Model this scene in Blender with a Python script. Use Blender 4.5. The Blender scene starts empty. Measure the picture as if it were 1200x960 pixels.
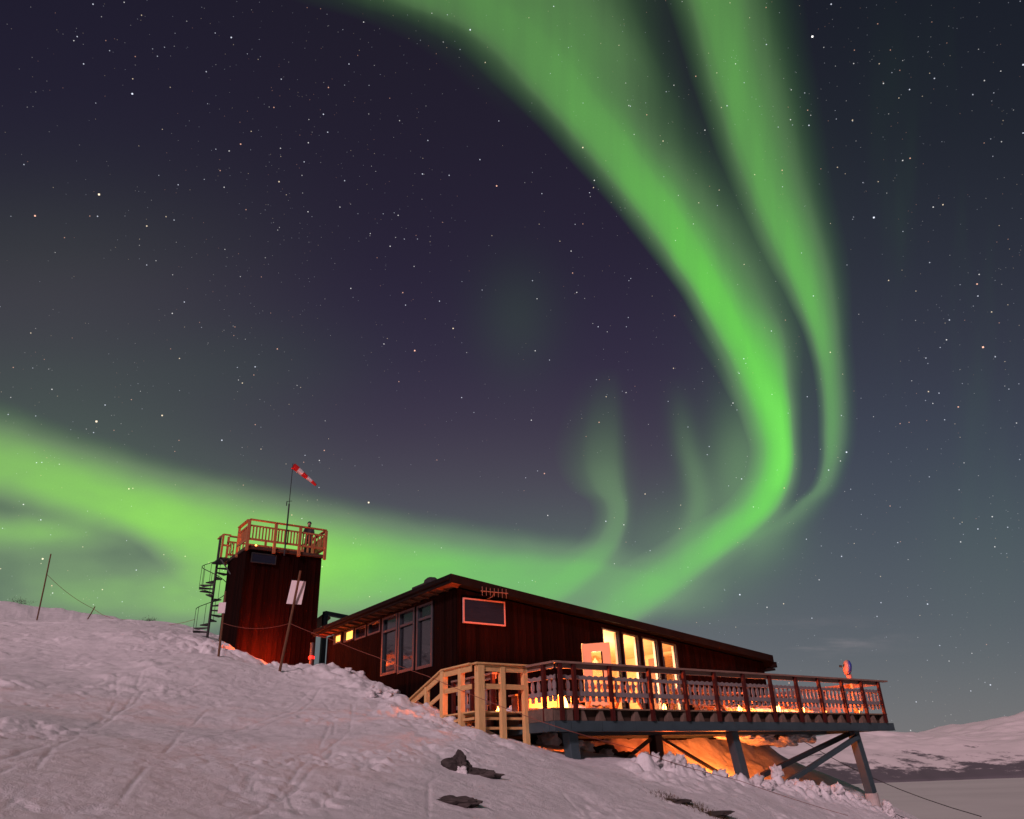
import bpy, math, random
import numpy as np
from mathutils import Vector, Matrix
R = math.radians
rnd = random.Random(7)
SC = bpy.context.scene
COL = SC.collection

# ------------------------------------------------------------------ camera
PITCH, ROLL, FOC = R(25.5), R(2.2), 893.5
_fw = Vector((0, math.cos(PITCH), math.sin(PITCH)))
_up0 = Vector((0, -math.sin(PITCH), math.cos(PITCH)))
_ri0 = Vector((1, 0, 0))
RI = math.cos(ROLL) * _ri0 - math.sin(ROLL) * _up0
UP = math.sin(ROLL) * _ri0 + math.cos(ROLL) * _up0
FW = _fw
cam_d = bpy.data.cameras.new('camera')
cam = bpy.data.objects.new('camera', cam_d)
COL.objects.link(cam)
cam.matrix_world = Matrix(((RI.x, UP.x, -FW.x, 0), (RI.y, UP.y, -FW.y, 0), (RI.z, UP.z, -FW.z, 0), (0, 0, 0, 1)))
cam_d.sensor_width = 36
cam_d.lens = FOC / 1200 * 36
cam_d.clip_start = .1
cam_d.clip_end = 200000
SC.camera = cam
SC.view_settings.view_transform = 'Standard'
SC.view_settings.look = 'None'
SC.view_settings.exposure = 0.0
SC.view_settings.gamma = 1.0

# ------------------------------------------------------------------ light settings
SUN_EL, SUN_AZ = 27.0, 200.0          # the low, pinkish light that falls on the slope from behind the photographer
SUN_POWER, SUN_COL = 2.3, (1.0, .65, .72)
SKY_NISHITA = 0.002

def lin(c):
    return tuple(((v / 255) / 12.92 if v / 255 <= .04045 else ((v / 255 + .055) / 1.055) ** 2.4) for v in c)

# ------------------------------------------------------------------ world: night sky with aurora
world = bpy.data.worlds.new('World')
SC.world = world
world.use_nodes = True
WT = world.node_tree
for nd in list(WT.nodes): WT.nodes.remove(nd)

class X:                                                # a scalar socket with arithmetic
    def __init__(s, v): s.v = v
    def _m(a, op, b=None, c=None, clamp=False):
        nd = WT.nodes.new('ShaderNodeMath'); nd.operation = op; nd.use_clamp = clamp
        for i, q in enumerate((a, b, c)):
            if q is None: continue
            q = q.v if isinstance(q, X) else q
            if isinstance(q, (int, float)): nd.inputs[i].default_value = q
            else: WT.links.new(q, nd.inputs[i])
        return X(nd.outputs[0])
    def __add__(a, b): return a._m('ADD', b)
    __radd__ = __add__
    def __sub__(a, b): return a._m('SUBTRACT', b)
    def __rsub__(a, b): return X(b)._m('SUBTRACT', a)
    def __mul__(a, b): return a._m('MULTIPLY', b)
    __rmul__ = __mul__
    def __truediv__(a, b): return a._m('DIVIDE', b)
    def clamp(a): return a._m('ADD', 0.0, clamp=True)
    def abs(a): return a._m('ABSOLUTE')
    def pow(a, b): return a._m('POWER', b)
def smooth(x, a, b, lo=0., hi=1.):
    nd = WT.nodes.new('ShaderNodeMapRange'); nd.interpolation_type = 'SMOOTHSTEP'
    WT.links.new(x.v, nd.inputs[0])
    for i, q in zip((1, 2, 3, 4), (a, b, lo, hi)):
        if isinstance(q, X): WT.links.new(q.v, nd.inputs[i])
        else: nd.inputs[i].default_value = q
    return X(nd.outputs[0])
def curve(x, pts):
    xs = [p[0] for p in pts]; ys = [p[1] for p in pts]
    x0, x1, y0, y1 = min(xs), max(xs), min(ys), max(ys)
    if y1 == y0: y1 = y0 + 1
    u = ((x - x0) * (1 / (x1 - x0))).clamp()
    nd = WT.nodes.new('ShaderNodeFloatCurve')
    c = nd.mapping.curves[0]
    pp = sorted([((a - x0) / (x1 - x0), (b - y0) / (y1 - y0)) for a, b in pts])
    c.points[0].location = pp[0]; c.points[1].location = pp[-1]
    for q in pp[1:-1]: c.points.new(*q)
    nd.mapping.update()
    WT.links.new(u.v, nd.inputs['Value'])
    return X(nd.outputs[0]) * (y1 - y0) + y0
def gauss(x, c, w):
    d = (x - c) / w
    return X(2.71828)._m('POWER', d * d * -1.0)
def noise(vec, scale, detail=2., rough=.5):
    nd = WT.nodes.new('ShaderNodeTexNoise'); nd.inputs['Scale'].default_value = scale
    nd.inputs['Detail'].default_value = detail; nd.inputs['Roughness'].default_value = rough
    WT.links.new(vec, nd.inputs['Vector']); return X(nd.outputs[0])
def comb(a, b, c=0.):
    nd = WT.nodes.new('ShaderNodeCombineXYZ')
    for i, q in enumerate((a, b, c)):
        if isinstance(q, X): WT.links.new(q.v, nd.inputs[i])
        else: nd.inputs[i].default_value = q
    return nd.outputs[0]
def ramp(x, pts):
    nd = WT.nodes.new('ShaderNodeValToRGB'); cr = nd.color_ramp; cr.interpolation = 'B_SPLINE'
    x0, x1 = pts[0][0], pts[-1][0]
    while len(cr.elements) < len(pts): cr.elements.new(.5)
    for e, (p, c) in zip(cr.elements, pts):
        e.position = (p - x0) / (x1 - x0); e.color = lin(c) + (1,)
    u = ((x - x0) * (1 / (x1 - x0))).clamp()
    WT.links.new(u.v, nd.inputs[0]); return nd.outputs[0]
def mixc(f, a, b, mode='MIX'):
    nd = WT.nodes.new('ShaderNodeMix'); nd.data_type = 'RGBA'; nd.blend_type = mode; nd.clamp_result = False
    for i, q in ((0, f), (6, a), (7, b)):
        if isinstance(q, X): WT.links.new(q.v, nd.inputs[i])
        elif isinstance(q, (int, float)): nd.inputs[i].default_value = q
        elif isinstance(q, tuple): nd.inputs[i].default_value = q + (1,)
        else: WT.links.new(q, nd.inputs[i])
    return nd.outputs[2]
tc = WT.nodes.new('ShaderNodeTexCoord').outputs['Generated']
def dot(v):
    nd = WT.nodes.new('ShaderNodeVectorMath'); nd.operation = 'DOT_PRODUCT'
    WT.links.new(tc, nd.inputs[0]); nd.inputs[1].default_value = v; return X(nd.outputs['Value'])
# angular chart of the northern half of the sky (degrees-like units about a fixed compass direction)
dz = dot(FW); dzc = dz._m('MAXIMUM', .12)
U = dot(RI) / dzc * FOC + 600.0
V = 480.0 - dot(UP) / dzc * FOC
front = smooth(dz, .12, .45)
wn = noise(comb(U * .004, V * .004), 1., 3., .55) - .5          # slow wander
Uw = U + wn * 46.0; Vw = V + wn * 34.0
st = noise(comb(U * .02, V * .0022), 1., 2., .5)                # vertical rays
st2 = noise(comb(U * .006, V * .012), 1., 3., .6)
st3 = noise(comb(U * .055, V * .004), 1., 2., .55)
fine = noise(comb(U * .45, V * .45), 1., 1., .5)

baseL = ramp(V, [(-60, (28, 24, 40)), (100, (33, 28, 46)), (200, (38, 36, 50)), (290, (54, 56, 60)), (350, (62, 60, 68)), (430, (64, 68, 72)), (560, (78, 92, 84)), (720, (92, 106, 100)), (930, (96, 108, 104))])
baseC = ramp(V, [(-60, (28, 24, 36)), (150, (33, 27, 43)), (300, (38, 31, 50)), (420, (48, 40, 62)), (500, (60, 52, 70)), (570, (74, 70, 82)), (640, (82, 86, 94)), (740, (92, 96, 104)), (930, (112, 114, 116))])
baseR = ramp(V, [(-60, (22, 25, 34)), (150, (30, 33, 42)), (300, (42, 45, 56)), (420, (52, 54, 68)), (520, (60, 65, 80)), (620, (72, 80, 90)), (720, (84, 90, 99)), (800, (98, 102, 107)), (900, (122, 118, 120))])
base = mixc(smooth(U, 40., 480.), baseL, baseC)
base = mixc(smooth(U, 720., 1040.), base, baseR)

# main arc
Lc = curve(V, [(-200, 250), (-60, 340), (0, 446), (30, 520), (60, 566), (100, 606), (150, 655), (200, 700), (250, 742), (300, 779), (350, 814), (400, 841), (450, 866), (500, 886), (540, 892), (580, 874), (620, 822), (660, 760), (700, 700), (740, 640), (780, 580)])
Rc = curve(V, [(-200, 600), (-60, 740), (0, 750), (50, 766), (100, 790), (200, 842), (300, 892), (350, 908), (400, 921), (450, 926), (500, 930), (550, 930), (580, 921), (620, 890), (660, 842), (700, 790), (740, 735), (780, 690)])
I1 = curve(V, [(-200, .2), (0, .33), (60, .38), (140, .44), (220, .58), (300, .72), (370, .86), (430, .96), (490, 1.06), (540, 1.04), (580, .8), (620, .6), (660, .48), (700, .38), (740, .28), (800, .18)])
x1 = (U + wn * 16.0 - Lc) / (Rc - Lc)
p_hi = curve(x1, [(-.16, 0), (0, .22), (.1, .66), (.22, .96), (.34, 1.), (.48, .74), (.62, .42), (.8, .21), (1., .07), (1.25, 0)])
p_lo = curve(x1, [(-.35, 0), (0, .25), (.25, .62), (.5, .92), (.66, 1.), (.8, .84), (.93, .45), (1.05, .12), (1.25, 0)])
lo = smooth(V, 330., 500.) + smooth(V, 170., 0.) * .55
prof = p_hi + (p_lo - p_hi) * lo
arc1 = prof * I1 * (.96 + (st - .5) * .42 + (st3 - .5) * .26 + (st2 - .5) * .18)
# glow to the left of the lower arc
arc1 = arc1 + gauss(U, 868., 40.) * gauss(V, 560., 76.) * .17 + gauss(U, 815., 70.) * gauss(V, 640., 55.) * .09
# second arc
L2 = curve(V, [(-200, 745), (0, 800), (100, 830), (200, 864), (300, 908), (350, 931), (400, 950), (450, 961), (500, 964), (550, 960), (590, 930), (630, 872)])
R2 = curve(V, [(-200, 870), (0, 907), (100, 926), (200, 946), (300, 972), (350, 981), (400, 988), (450, 994), (500, 995), (550, 987), (590, 966), (630, 928)])
I2 = curve(V, [(-200, .3), (0, .34), (100, .38), (200, .40), (300, .5), (350, .52), (400, .46), (450, .36), (500, .34), (550, .24), (600, .13), (640, .03), (680, 0)])
x2 = (U + wn * 12.0 - L2) / (R2 - L2)
arc2 = curve(x2, [(-.2, 0), (0, .28), (.15, .74), (.32, 1.), (.5, .86), (.68, .58), (.88, .3), (1.08, .1), (1.35, 0)]) * I2 * (.97 + (st - .5) * .45 + (st3 - .5) * .3)
# between the arcs and beneath the second: faint veil
veil = gauss(U, 905., 55.) * smooth(V, 640., 420.) * smooth(V, 60., 330.) * .05 + gauss(U, 905., 35.) * gauss(V, 620., 34.) * .06
# band low in the left
T3 = curve(U, [(-300, 410), (0, 478), (100, 512), (200, 546), (300, 572), (400, 592), (500, 606), (600, 622), (700, 640), (800, 662)])
C3 = curve(U, [(-300, 475), (0, 540), (100, 571), (200, 604), (300, 632), (400, 652), (500, 662), (600, 664), (700, 668), (800, 690)])
B3 = curve(U, [(-300, 530), (0, 574), (60, 586), (130, 602), (190, 640), (250, 700), (300, 745), (380, 735), (480, 735), (600, 730), (700, 722), (800, 712)])
I3 = curve(U, [(-300, .35), (0, .56), (100, .68), (200, .8), (300, .88), (400, .86), (480, .7), (560, .56), (620, .46), (680, .32), (740, .2), (800, .1), (860, 0)])
band3 = (smooth(Vw, T3 - 14.0, C3) * .62 + smooth(Vw, T3 + 14.0, C3) * .38) * smooth(Vw, B3 + 26.0, C3 + 10.0) * I3 * (.98 + (st2 - .5) * .75)
# lower patches on the left
low = gauss(U, 165., 150.) * gauss(V, 700., 30.) * .30 + gauss(U, 20., 120.) * gauss(V, 622., 17.) * .36 + gauss(U, 225., 34.) * gauss(V, 695., 36.) * .3 + gauss(U, 90., 210.) * gauss(V, 640., 70.) * .12
low = low * (.05 + st2 * 1.8)
# curl in the middle
L4 = curve(V, [(430, 700), (500, 680), (540, 678), (570, 688), (600, 708), (630, 698), (650, 676), (680, 636), (710, 590)])
R4 = curve(V, [(430, 728), (500, 734), (560, 736), (600, 738), (630, 732), (650, 722), (680, 695), (710, 655)])
I4 = curve(V, [(430, 0), (480, .04), (530, .10), (580, .17), (620, .18), (660, .20), (700, .17), (740, 0)])
arc4 = curve((U - L4) / (R4 - L4), [(-.5, 0), (0, .4), (.4, .95), (.62, 1.), (.85, .62), (1.05, .14), (1.3, 0)]) * I4
ray5 = gauss(U, curve(V, [(420, 790), (470, 796), (520, 804), (560, 814), (590, 818), (620, 808), (660, 780)]), 15.) * smooth(V, 430., 560.) * smooth(V, 655., 600.) * .11
glow = gauss(U, 606., 48.) * gauss(V, 375., 66.) * .025 + gauss(U, 690., 200.) * gauss(V, 670., 60.) * .045 + gauss(U, 310., 130.) * gauss(V, 425., 50.) * .012
stw = noise(comb(U * .009, V * .0012), 1., 3., .55)
rays = (smooth(stw, .42, .66)) * smooth(U, 985., 1060.) * gauss(V, 360., 260.) * .028 + smooth(U, 1020., 1150.) * gauss(V, 640., 110.) * .012
inten = (arc1 + arc2 + veil + band3 + low + arc4 + ray5 + glow + rays) * front
warm = smooth(U, 620., 300.) * smooth(V, 420., 520.)               # the low band is a little yellower
gcol = mixc(warm, (.150, .70, .068), (.26, .70, .075))
def scale(col, f):
    nd = WT.nodes.new('ShaderNodeVectorMath'); nd.operation = 'SCALE'
    WT.links.new(col, nd.inputs[0]); WT.links.new(f.v, nd.inputs['Scale']); return nd.outputs[0]
def addc(a, b):
    nd = WT.nodes.new('ShaderNodeVectorMath'); nd.operation = 'ADD'
    WT.links.new(a, nd.inputs[0]); WT.links.new(b, nd.inputs[1]); return nd.outputs[0]
# dim aurora looks paler: a touch of grey light with the green
pale = smooth(inten, 0., .2) * smooth(inten, .95, .35) * .035
skyc = addc(scale(base, (1. - inten * .55)._m('MAXIMUM', .2)), scale(gcol, inten))
skyc = addc(skyc, comb(pale * 1.15, pale, pale * .95))
# thin pinkish cloud low on the right
cl = smooth(noise(comb(U * .006, V * .03), 1., 4., .6), .42, .7) * gauss(V, 750., 16.) * gauss(U, 935., 85.) * .11
skyc = addc(skyc, comb(cl * 1.4, cl, cl))
skyc = scale(skyc, .965 + fine * .07)
away = mixc(front, (.030, .036, .042), skyc)
nis = WT.nodes.new('ShaderNodeTexSky'); nis.sky_type = 'NISHITA'; nis.sun_disc = False
nis.sun_elevation = R(SUN_EL); nis.sun_rotation = R(SUN_AZ)
tot = addc(away, scale(nis.outputs[0], X(SKY_NISHITA) + 0.0))
bg = WT.nodes.new('ShaderNodeBackground'); WT.links.new(tot, bg.inputs[0]); bg.inputs[1].default_value = 1.0
wo = WT.nodes.new('ShaderNodeOutputWorld'); WT.links.new(bg.outputs[0], wo.inputs[0])

sd = bpy.data.lights.new('moonlight', 'SUN'); sd.energy = SUN_POWER; sd.angle = R(6); sd.color = SUN_COL
so = bpy.data.objects.new('moonlight', sd); COL.objects.link(so)
az = R(SUN_AZ); el = R(SUN_EL)
sdir = Vector((math.sin(az) * math.cos(el), math.cos(az) * math.cos(el), math.sin(el)))   # towards the light
so.rotation_euler = (-sdir).to_track_quat('-Z', 'Y').to_euler()
so.location = (0, -10, 30)

# ------------------------------------------------------------------ helpers
def tag(o, label=None, cat=None, group=None, kind=None):
    if label: o['label'] = label
    if cat: o['category'] = cat
    if group: o['group'] = group
    if kind: o['kind'] = kind
    return o
def empty(name, loc, rz=0., label=None, cat=None, group=None):
    o = bpy.data.objects.new(name, None); COL.objects.link(o); o.location = loc; o.rotation_euler = (0, 0, rz)
    o.empty_display_size = .2
    return tag(o, label, cat, group)
class MB:
    def __init__(s, off=(0, 0, 0)): s.v = []; s.f = []; s.off = Vector(off); s.sm = False
    def add(s, vs, fs):
        b = len(s.v); s.v += [tuple(Vector(p) - s.off) for p in vs]; s.f += [tuple(b + i for i in f) for f in fs]; return s
    def box(s, a, b):
        x0, x1 = sorted((a[0], b[0])); y0, y1 = sorted((a[1], b[1])); z0, z1 = sorted((a[2], b[2]))
        return s.add([(x0, y0, z0), (x1, y0, z0), (x1, y1, z0), (x0, y1, z0), (x0, y0, z1), (x1, y0, z1), (x1, y1, z1), (x0, y1, z1)],
                     [(0, 3, 2, 1), (4, 5, 6, 7), (0, 1, 5, 4), (1, 2, 6, 5), (2, 3, 7, 6), (3, 0, 4, 7)])
    def hexa(s, lo, hi):                                # two quads of four points
        return s.add(list(lo) + list(hi), [(0, 3, 2, 1), (4, 5, 6, 7), (0, 1, 5, 4), (1, 2, 6, 5), (2, 3, 7, 6), (3, 0, 4, 7)])
    def bar(s, p, q, w, h, up=(0, 0, 1)):               # box section from p to q: w across, h along up
        p, q = Vector(p), Vector(q); d = (q - p).normalized(); u = Vector(up); sx = d.cross(u)
        if sx.length < 1e-4: sx = d.cross(Vector((1, 0, 0)))
        sx.normalize(); u = sx.cross(d).normalized(); sx *= w / 2; u *= h / 2
        return s.hexa([p - sx - u, p + sx - u, p + sx + u, p - sx + u], [q - sx - u, q + sx - u, q + sx + u, q - sx + u])
    def tube(s, pts, rad, n=8, cap=True):
        pts = [Vector(p) for p in pts]; rs = rad if isinstance(rad, (list, tuple)) else [rad] * len(pts)
        b = len(s.v); prev = None
        for i, p in enumerate(pts):
            d = (pts[min(i + 1, len(pts) - 1)] - pts[max(i - 1, 0)]).normalized()
            a = d.orthogonal() if prev is None else prev - d * prev.dot(d)
            a.normalize(); prev = a; c = d.cross(a)
            for k in range(n):
                t = 2 * math.pi * k / n; s.v.append(tuple(p + (a * math.cos(t) + c * math.sin(t)) * rs[i] - s.off))
        for i in range(len(pts) - 1):
            for k in range(n):
                k2 = (k + 1) % n; s.f.append((b + i * n + k, b + i * n + k2, b + (i + 1) * n + k2, b + (i + 1) * n + k))
        if cap:
            s.f.append(tuple(b + k for k in reversed(range(n)))); s.f.append(tuple(b + (len(pts) - 1) * n + k for k in range(n)))
        return s
    def lathe(s, c, prof, n=20, axis=(0, 0, 1)):
        ax = Vector(axis).normalized(); c = Vector(c)
        return s.tube([c + ax * z for r, z in prof], [max(r, 1e-4) for r, z in prof], n)
    def poly(s, pts, n0, n1):                           # outline in (t,z), extruded between n0 and n1 (convex outline)
        k = len(pts); vs = [(a, n0, z) for a, z in pts] + [(a, n1, z) for a, z in pts]
        return s.add(vs, [tuple(range(k)), tuple(range(2 * k - 1, k - 1, -1))] + [(i, k + i, k + (i + 1) % k, (i + 1) % k) for i in range(k)])
    def blob(s, c, r, n=10, jit=.2, seed=0):
        q = random.Random(seed); c = Vector(c); b = len(s.v); m = n // 2
        off = [[1 + q.uniform(-jit, jit) for _ in range(n)] for _ in range(m + 1)]
        for i in range(m + 1):
            ph = math.pi * i / m
            for k in range(n):
                th = 2 * math.pi * k / n; o = off[i][k] if 0 < i < m else 1
                s.v.append(tuple(c + Vector((r[0] * math.sin(ph) * math.cos(th) * o, r[1] * math.sin(ph) * math.sin(th) * o, r[2] * math.cos(ph) * o)) - s.off))
        for i in range(m):
            for k in range(n):
                k2 = (k + 1) % n; s.f.append((b + i * n + k, b + (i + 1) * n + k, b + (i + 1) * n + k2, b + i * n + k2))
        return s
    def build(s, name, m, parent=None, smooth=False, bevel=0):
        me = bpy.data.meshes.new(name); me.from_pydata(s.v, [], s.f); me.validate(); me.update()
        import bmesh
        bm = bmesh.new(); bm.from_mesh(me); bmesh.ops.recalc_face_normals(bm, faces=bm.faces); bm.to_mesh(me); bm.free()
        if smooth:
            for p in me.polygons: p.use_smooth = True
        o = bpy.data.objects.new(name, me); COL.objects.link(o); me.materials.append(m)
        if parent: o.parent = parent
        if bevel:
            bv = o.modifiers.new('bevel', 'BEVEL'); bv.width = bevel; bv.segments = 2; bv.limit_method = 'ANGLE'
        return o

# ------------------------------------------------------------------ materials
def nodes_of(name):
    m = bpy.data.materials.new(name); m.use_nodes = True; nt = m.node_tree
    return m, nt, nt.nodes['Principled BSDF']
def N(nt, kind, **kw):
    nd = nt.nodes.new(kind)
    for k, v in kw.items():
        if k.startswith('i_'):
            key = k[2:]; key = int(key) if key.isdigit() else key.replace('_', ' '); nd.inputs[key].default_value = v
        else: setattr(nd, k, v)
    return nd
def mat(name, col, rough=.7, var=.18, scale=6., stretch=(1, 1, 1), bump=.15, metal=0., spec=.3, detail=4.):
    m, nt, b = nodes_of(name)
    c = N(nt, 'ShaderNodeTexCoord'); mp = N(nt, 'ShaderNodeMapping'); mp.inputs['Scale'].default_value = stretch
    nt.links.new(c.outputs['Object'], mp.inputs[0])
    nz = N(nt, 'ShaderNodeTexNoise', i_Scale=scale, i_Detail=detail, i_Roughness=.6); nt.links.new(mp.outputs[0], nz.inputs['Vector'])
    cr = N(nt, 'ShaderNodeValToRGB'); cr.color_ramp.elements[0].position = .3; cr.color_ramp.elements[1].position = .72
    cr.color_ramp.elements[0].color = tuple(max(0, x * (1 - var)) for x in col) + (1,)
    cr.color_ramp.elements[1].color = tuple(min(1, x * (1 + var)) for x in col) + (1,)
    nt.links.new(nz.outputs[0], cr.inputs[0]); nt.links.new(cr.outputs[0], b.inputs['Base Color'])
    b.inputs['Roughness'].default_value = rough; b.inputs['Metallic'].default_value = metal; b.inputs['Specular IOR Level'].default_value = spec
    if bump:
        bp = N(nt, 'ShaderNodeBump', i_Strength=bump, i_Distance=.02); nt.links.new(nz.outputs[0], bp.inputs['Height']); nt.links.new(bp.outputs[0], b.inputs['Normal'])
    return m
def emis(name, col, s):
    m, nt, b = nodes_of(name); b.inputs['Base Color'].default_value = tuple(min(1, c) for c in col) + (1,)
    b.inputs['Emission Color'].default_value = tuple(col) + (1,); b.inputs['Emission Strength'].default_value = s; return m
def cladding(name, col, pitch=.16):                     # upright boards with battens, weathered
    m, nt, b = nodes_of(name)
    c = N(nt, 'ShaderNodeTexCoord'); sp = N(nt, 'ShaderNodeSeparateXYZ'); nt.links.new(c.outputs['Object'], sp.inputs[0])
    def M(op, a, b2=None, c2=None):
        nd = N(nt, 'ShaderNodeMath', operation=op)
        for i, q in enumerate((a, b2, c2)):
            if q is None: continue
            if isinstance(q, (int, float)): nd.inputs[i].default_value = q
            else: nt.links.new(q, nd.inputs[i])
        return nd.outputs[0]
    s = M('DIVIDE', M('ADD', sp.outputs[0], sp.outputs[1]), pitch)
    fr = M('FRACT', s); idx = M('FLOOR', s)
    edge = M('ABSOLUTE', M('SUBTRACT', fr, .5))
    bat = N(nt, 'ShaderNodeMapRange', interpolation_type='SMOOTHSTEP'); nt.links.new(edge, bat.inputs[0])
    bat.inputs[1].default_value = .30; bat.inputs[2].default_value = .36
    wn_ = N(nt, 'ShaderNodeTexWhiteNoise', noise_dimensions='1D'); nt.links.new(idx, wn_.inputs['W'])
    mp = N(nt, 'ShaderNodeMapping'); mp.inputs['Scale'].default_value = (7, 7, .6); nt.links.new(c.outputs['Object'], mp.inputs[0])
    nz = N(nt, 'ShaderNodeTexNoise', i_Scale=1.6, i_Detail=5., i_Roughness=.65); nt.links.new(mp.outputs[0], nz.inputs['Vector'])
    f = M('MULTIPLY', M('ADD', M('MULTIPLY', wn_.outputs[0], .75), .5), M('ADD', M('MULTIPLY', nz.outputs[0], 1.3), .3))
    vm = N(nt, 'ShaderNodeVectorMath', operation='SCALE'); vm.inputs[0].default_value = col; nt.links.new(f, vm.inputs['Scale'])
    nt.links.new(vm.outputs[0], b.inputs['Base Color'])
    h = M('ADD', bat.outputs[0], M('MULTIPLY', nz.outputs[0], .25))
    bp = N(nt, 'ShaderNodeBump', i_Strength=1., i_Distance=.03); nt.links.new(h, bp.inputs['Height']); nt.links.new(bp.outputs[0], b.inputs['Normal'])
    b.inputs['Roughness'].default_value = .85; b.inputs['Specular IOR Level'].default_value = .04
    return m
def glass(name, tint=(1, 1, 1)):
    m, nt, b = nodes_of(name); nt.nodes.remove(b)
    t = N(nt, 'ShaderNodeBsdfTransparent'); t.inputs[0].default_value = tint + (1,)
    g = N(nt, 'ShaderNodeBsdfGlossy', i_Roughness=.02); lw = N(nt, 'ShaderNodeLayerWeight', i_Blend=.5); mx = N(nt, 'ShaderNodeMixShader')
    pw = N(nt, 'ShaderNodeMath', operation='POWER'); nt.links.new(lw.outputs['Facing'], pw.inputs[0]); pw.inputs[1].default_value = 5.
    fr = N(nt, 'ShaderNodeMath', operation='MULTIPLY_ADD'); nt.links.new(pw.outputs[0], fr.inputs[0]); fr.inputs[1].default_value = .7; fr.inputs[2].default_value = .03
    nt.links.new(fr.outputs[0], mx.inputs[0]); nt.links.new(t.outputs[0], mx.inputs[1]); nt.links.new(g.outputs[0], mx.inputs[2])
    nt.links.new(mx.outputs[0], nt.nodes['Material Output'].inputs[0]); return m
def snow_mat(name, col=(.8, .8, .82), s1=2.2, s2=14., s3=60., st=.55):
    m, nt, b = nodes_of(name)
    c = N(nt, 'ShaderNodeTexCoord')
    n1 = N(nt, 'ShaderNodeTexNoise', i_Scale=s1, i_Detail=7., i_Roughness=.62); n2 = N(nt, 'ShaderNodeTexNoise', i_Scale=s2, i_Detail=4., i_Roughness=.6)
    vz = N(nt, 'ShaderNodeTexVoronoi', i_Scale=s1 * 2.4); vz.feature = 'SMOOTH_F1'
    for q in (n1, n2, vz): nt.links.new(c.outputs['Object'], q.inputs['Vector'])
    cr = N(nt, 'ShaderNodeValToRGB'); cr.color_ramp.elements[0].position = .28; cr.color_ramp.elements[1].position = .7
    cr.color_ramp.elements[0].color = tuple(x * .84 for x in col) + (1,); cr.color_ramp.elements[1].color = tuple(min(.9, x * 1.06) for x in col) + (1,)
    nt.links.new(n1.outputs[0], cr.inputs[0]); nt.links.new(cr.outputs[0], b.inputs['Base Color'])
    b1 = N(nt, 'ShaderNodeBump', i_Strength=st, i_Distance=.12); nt.links.new(n1.outputs[0], b1.inputs['Height'])
    b2 = N(nt, 'ShaderNodeBump', i_Strength=st, i_Distance=.02); nt.links.new(n2.outputs[0], b2.inputs['Height']); nt.links.new(b1.outputs[0], b2.inputs['Normal'])
    n3 = N(nt, 'ShaderNodeTexNoise', i_Scale=s3, i_Detail=3., i_Roughness=.7); nt.links.new(c.outputs['Object'], n3.inputs['Vector'])
    b3 = N(nt, 'ShaderNodeBump', i_Strength=.9, i_Distance=.02); nt.links.new(n3.outputs[0], b3.inputs['Height']); nt.links.new(b2.outputs[0], b3.inputs['Normal'])
    nt.links.new(b3.outputs[0], b.inputs['Normal'])
    b.inputs['Roughness'].default_value = .75; b.inputs['Specular IOR Level'].default_value = .25
    return m
M_clad = cladding('dark red-brown board cladding', (.0085, .0022, .0018))
M_clad_t = cladding('dark red tower boards', (.0115, .0020, .0015), .2)
M_fascia = mat('black painted roof edge', (.008, .006, .006), .9, .3, 3, spec=.08)
M_roof = mat('dark roofing felt', (.03, .028, .03), .9, .3, 5)
M_soffit = mat('brown timber eave lining', (.15, .05, .02), .8, .3, 4, (12, 1, 12))
M_redpost = mat('dark red stained timber', (.055, .006, .0045), .6, .25, 4, (6, 6, .8))
M_rail = mat('weathered brown handrail timber', (.22, .13, .10), .7, .3, 4, (.8, 8, 8))
M_bal = mat('grey weathered baluster boards', (.20, .165, .165), .75, .22, 5, (5, 5, .8))
M_pine = mat('new pine timber', (.62, .39, .17), .6, .16, 5, (8, 8, .9), .1)
M_pine_h = mat('pine handrail timber', (.58, .35, .15), .6, .18, 5, (1, 1, 8), .1)
M_joist = mat('brown joist ends', (.13, .09, .07), .75, .25, 6)
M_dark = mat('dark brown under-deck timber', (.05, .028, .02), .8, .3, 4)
M_deck = mat('decking boards', (.22, .14, .09), .75, .3, 3, (1, 12, 1))
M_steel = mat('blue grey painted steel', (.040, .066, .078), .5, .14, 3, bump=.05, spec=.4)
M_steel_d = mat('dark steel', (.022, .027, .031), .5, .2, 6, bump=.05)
M_conc = mat('pale concrete footing', (.42, .37, .35), .85, .2, 5, bump=.3)
M_frame = mat('grey blue window trim', (.034, .045, .054), .5, .12, 5, bump=.05)
M_jamb = mat('pale window lining', (.75, .66, .55), .6, .08, 5, bump=.02)
M_glass = glass('clear window glass')
M_orail = mat('warm brown tower railing timber', (.34, .13, .055), .65, .22, 5, (6, 6, .8))
M_iron = mat('black spiral stair iron', (.018, .017, .017), .55, .2, 8)
M_wood = mat('thin brown marker pole', (.12, .055, .028), .7, .3, 6, (5, 5, .6))
M_board = mat('off white painted board', (.62, .56, .56), .6, .05, 5, bump=.02)
M_solar = mat('dark blue solar cells', (.012, .016, .032), .25, .25, 3, (1, 1, 20), .02, spec=.5)
M_alu = mat('pale aluminium frame', (.45, .24, .22), .4, .06, 5, bump=0)
M_rope = mat('thin red brown rope', (.22, .07, .05), .8, .2, 20)
M_rock = mat('dark bare rock', (.055, .046, .044), .85, .5, 3.5, bump=1.)
M_snow = snow_mat('wind packed snow', s1=3.4, s2=16., s3=55., st=.42)
M_snow2 = snow_mat('snow clumps', (.8, .79, .8), 5, 20, 60)
M_room = mat('warm pine room lining', (.72, .52, .30), .6, .12, 2.5, (1, 1, 9), .05)
M_redcloth = mat('red windsock cloth', (.62, .02, .02), .8, .1, 9)
M_whitecloth = mat('white windsock cloth', (.72, .66, .68), .8, .06, 9)
M_cloth = mat('dark winter clothing', (.03, .035, .04), .9, .3, 10)
M_skin = mat('skin', (.45, .27, .2), .6, .06, 9)
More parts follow.
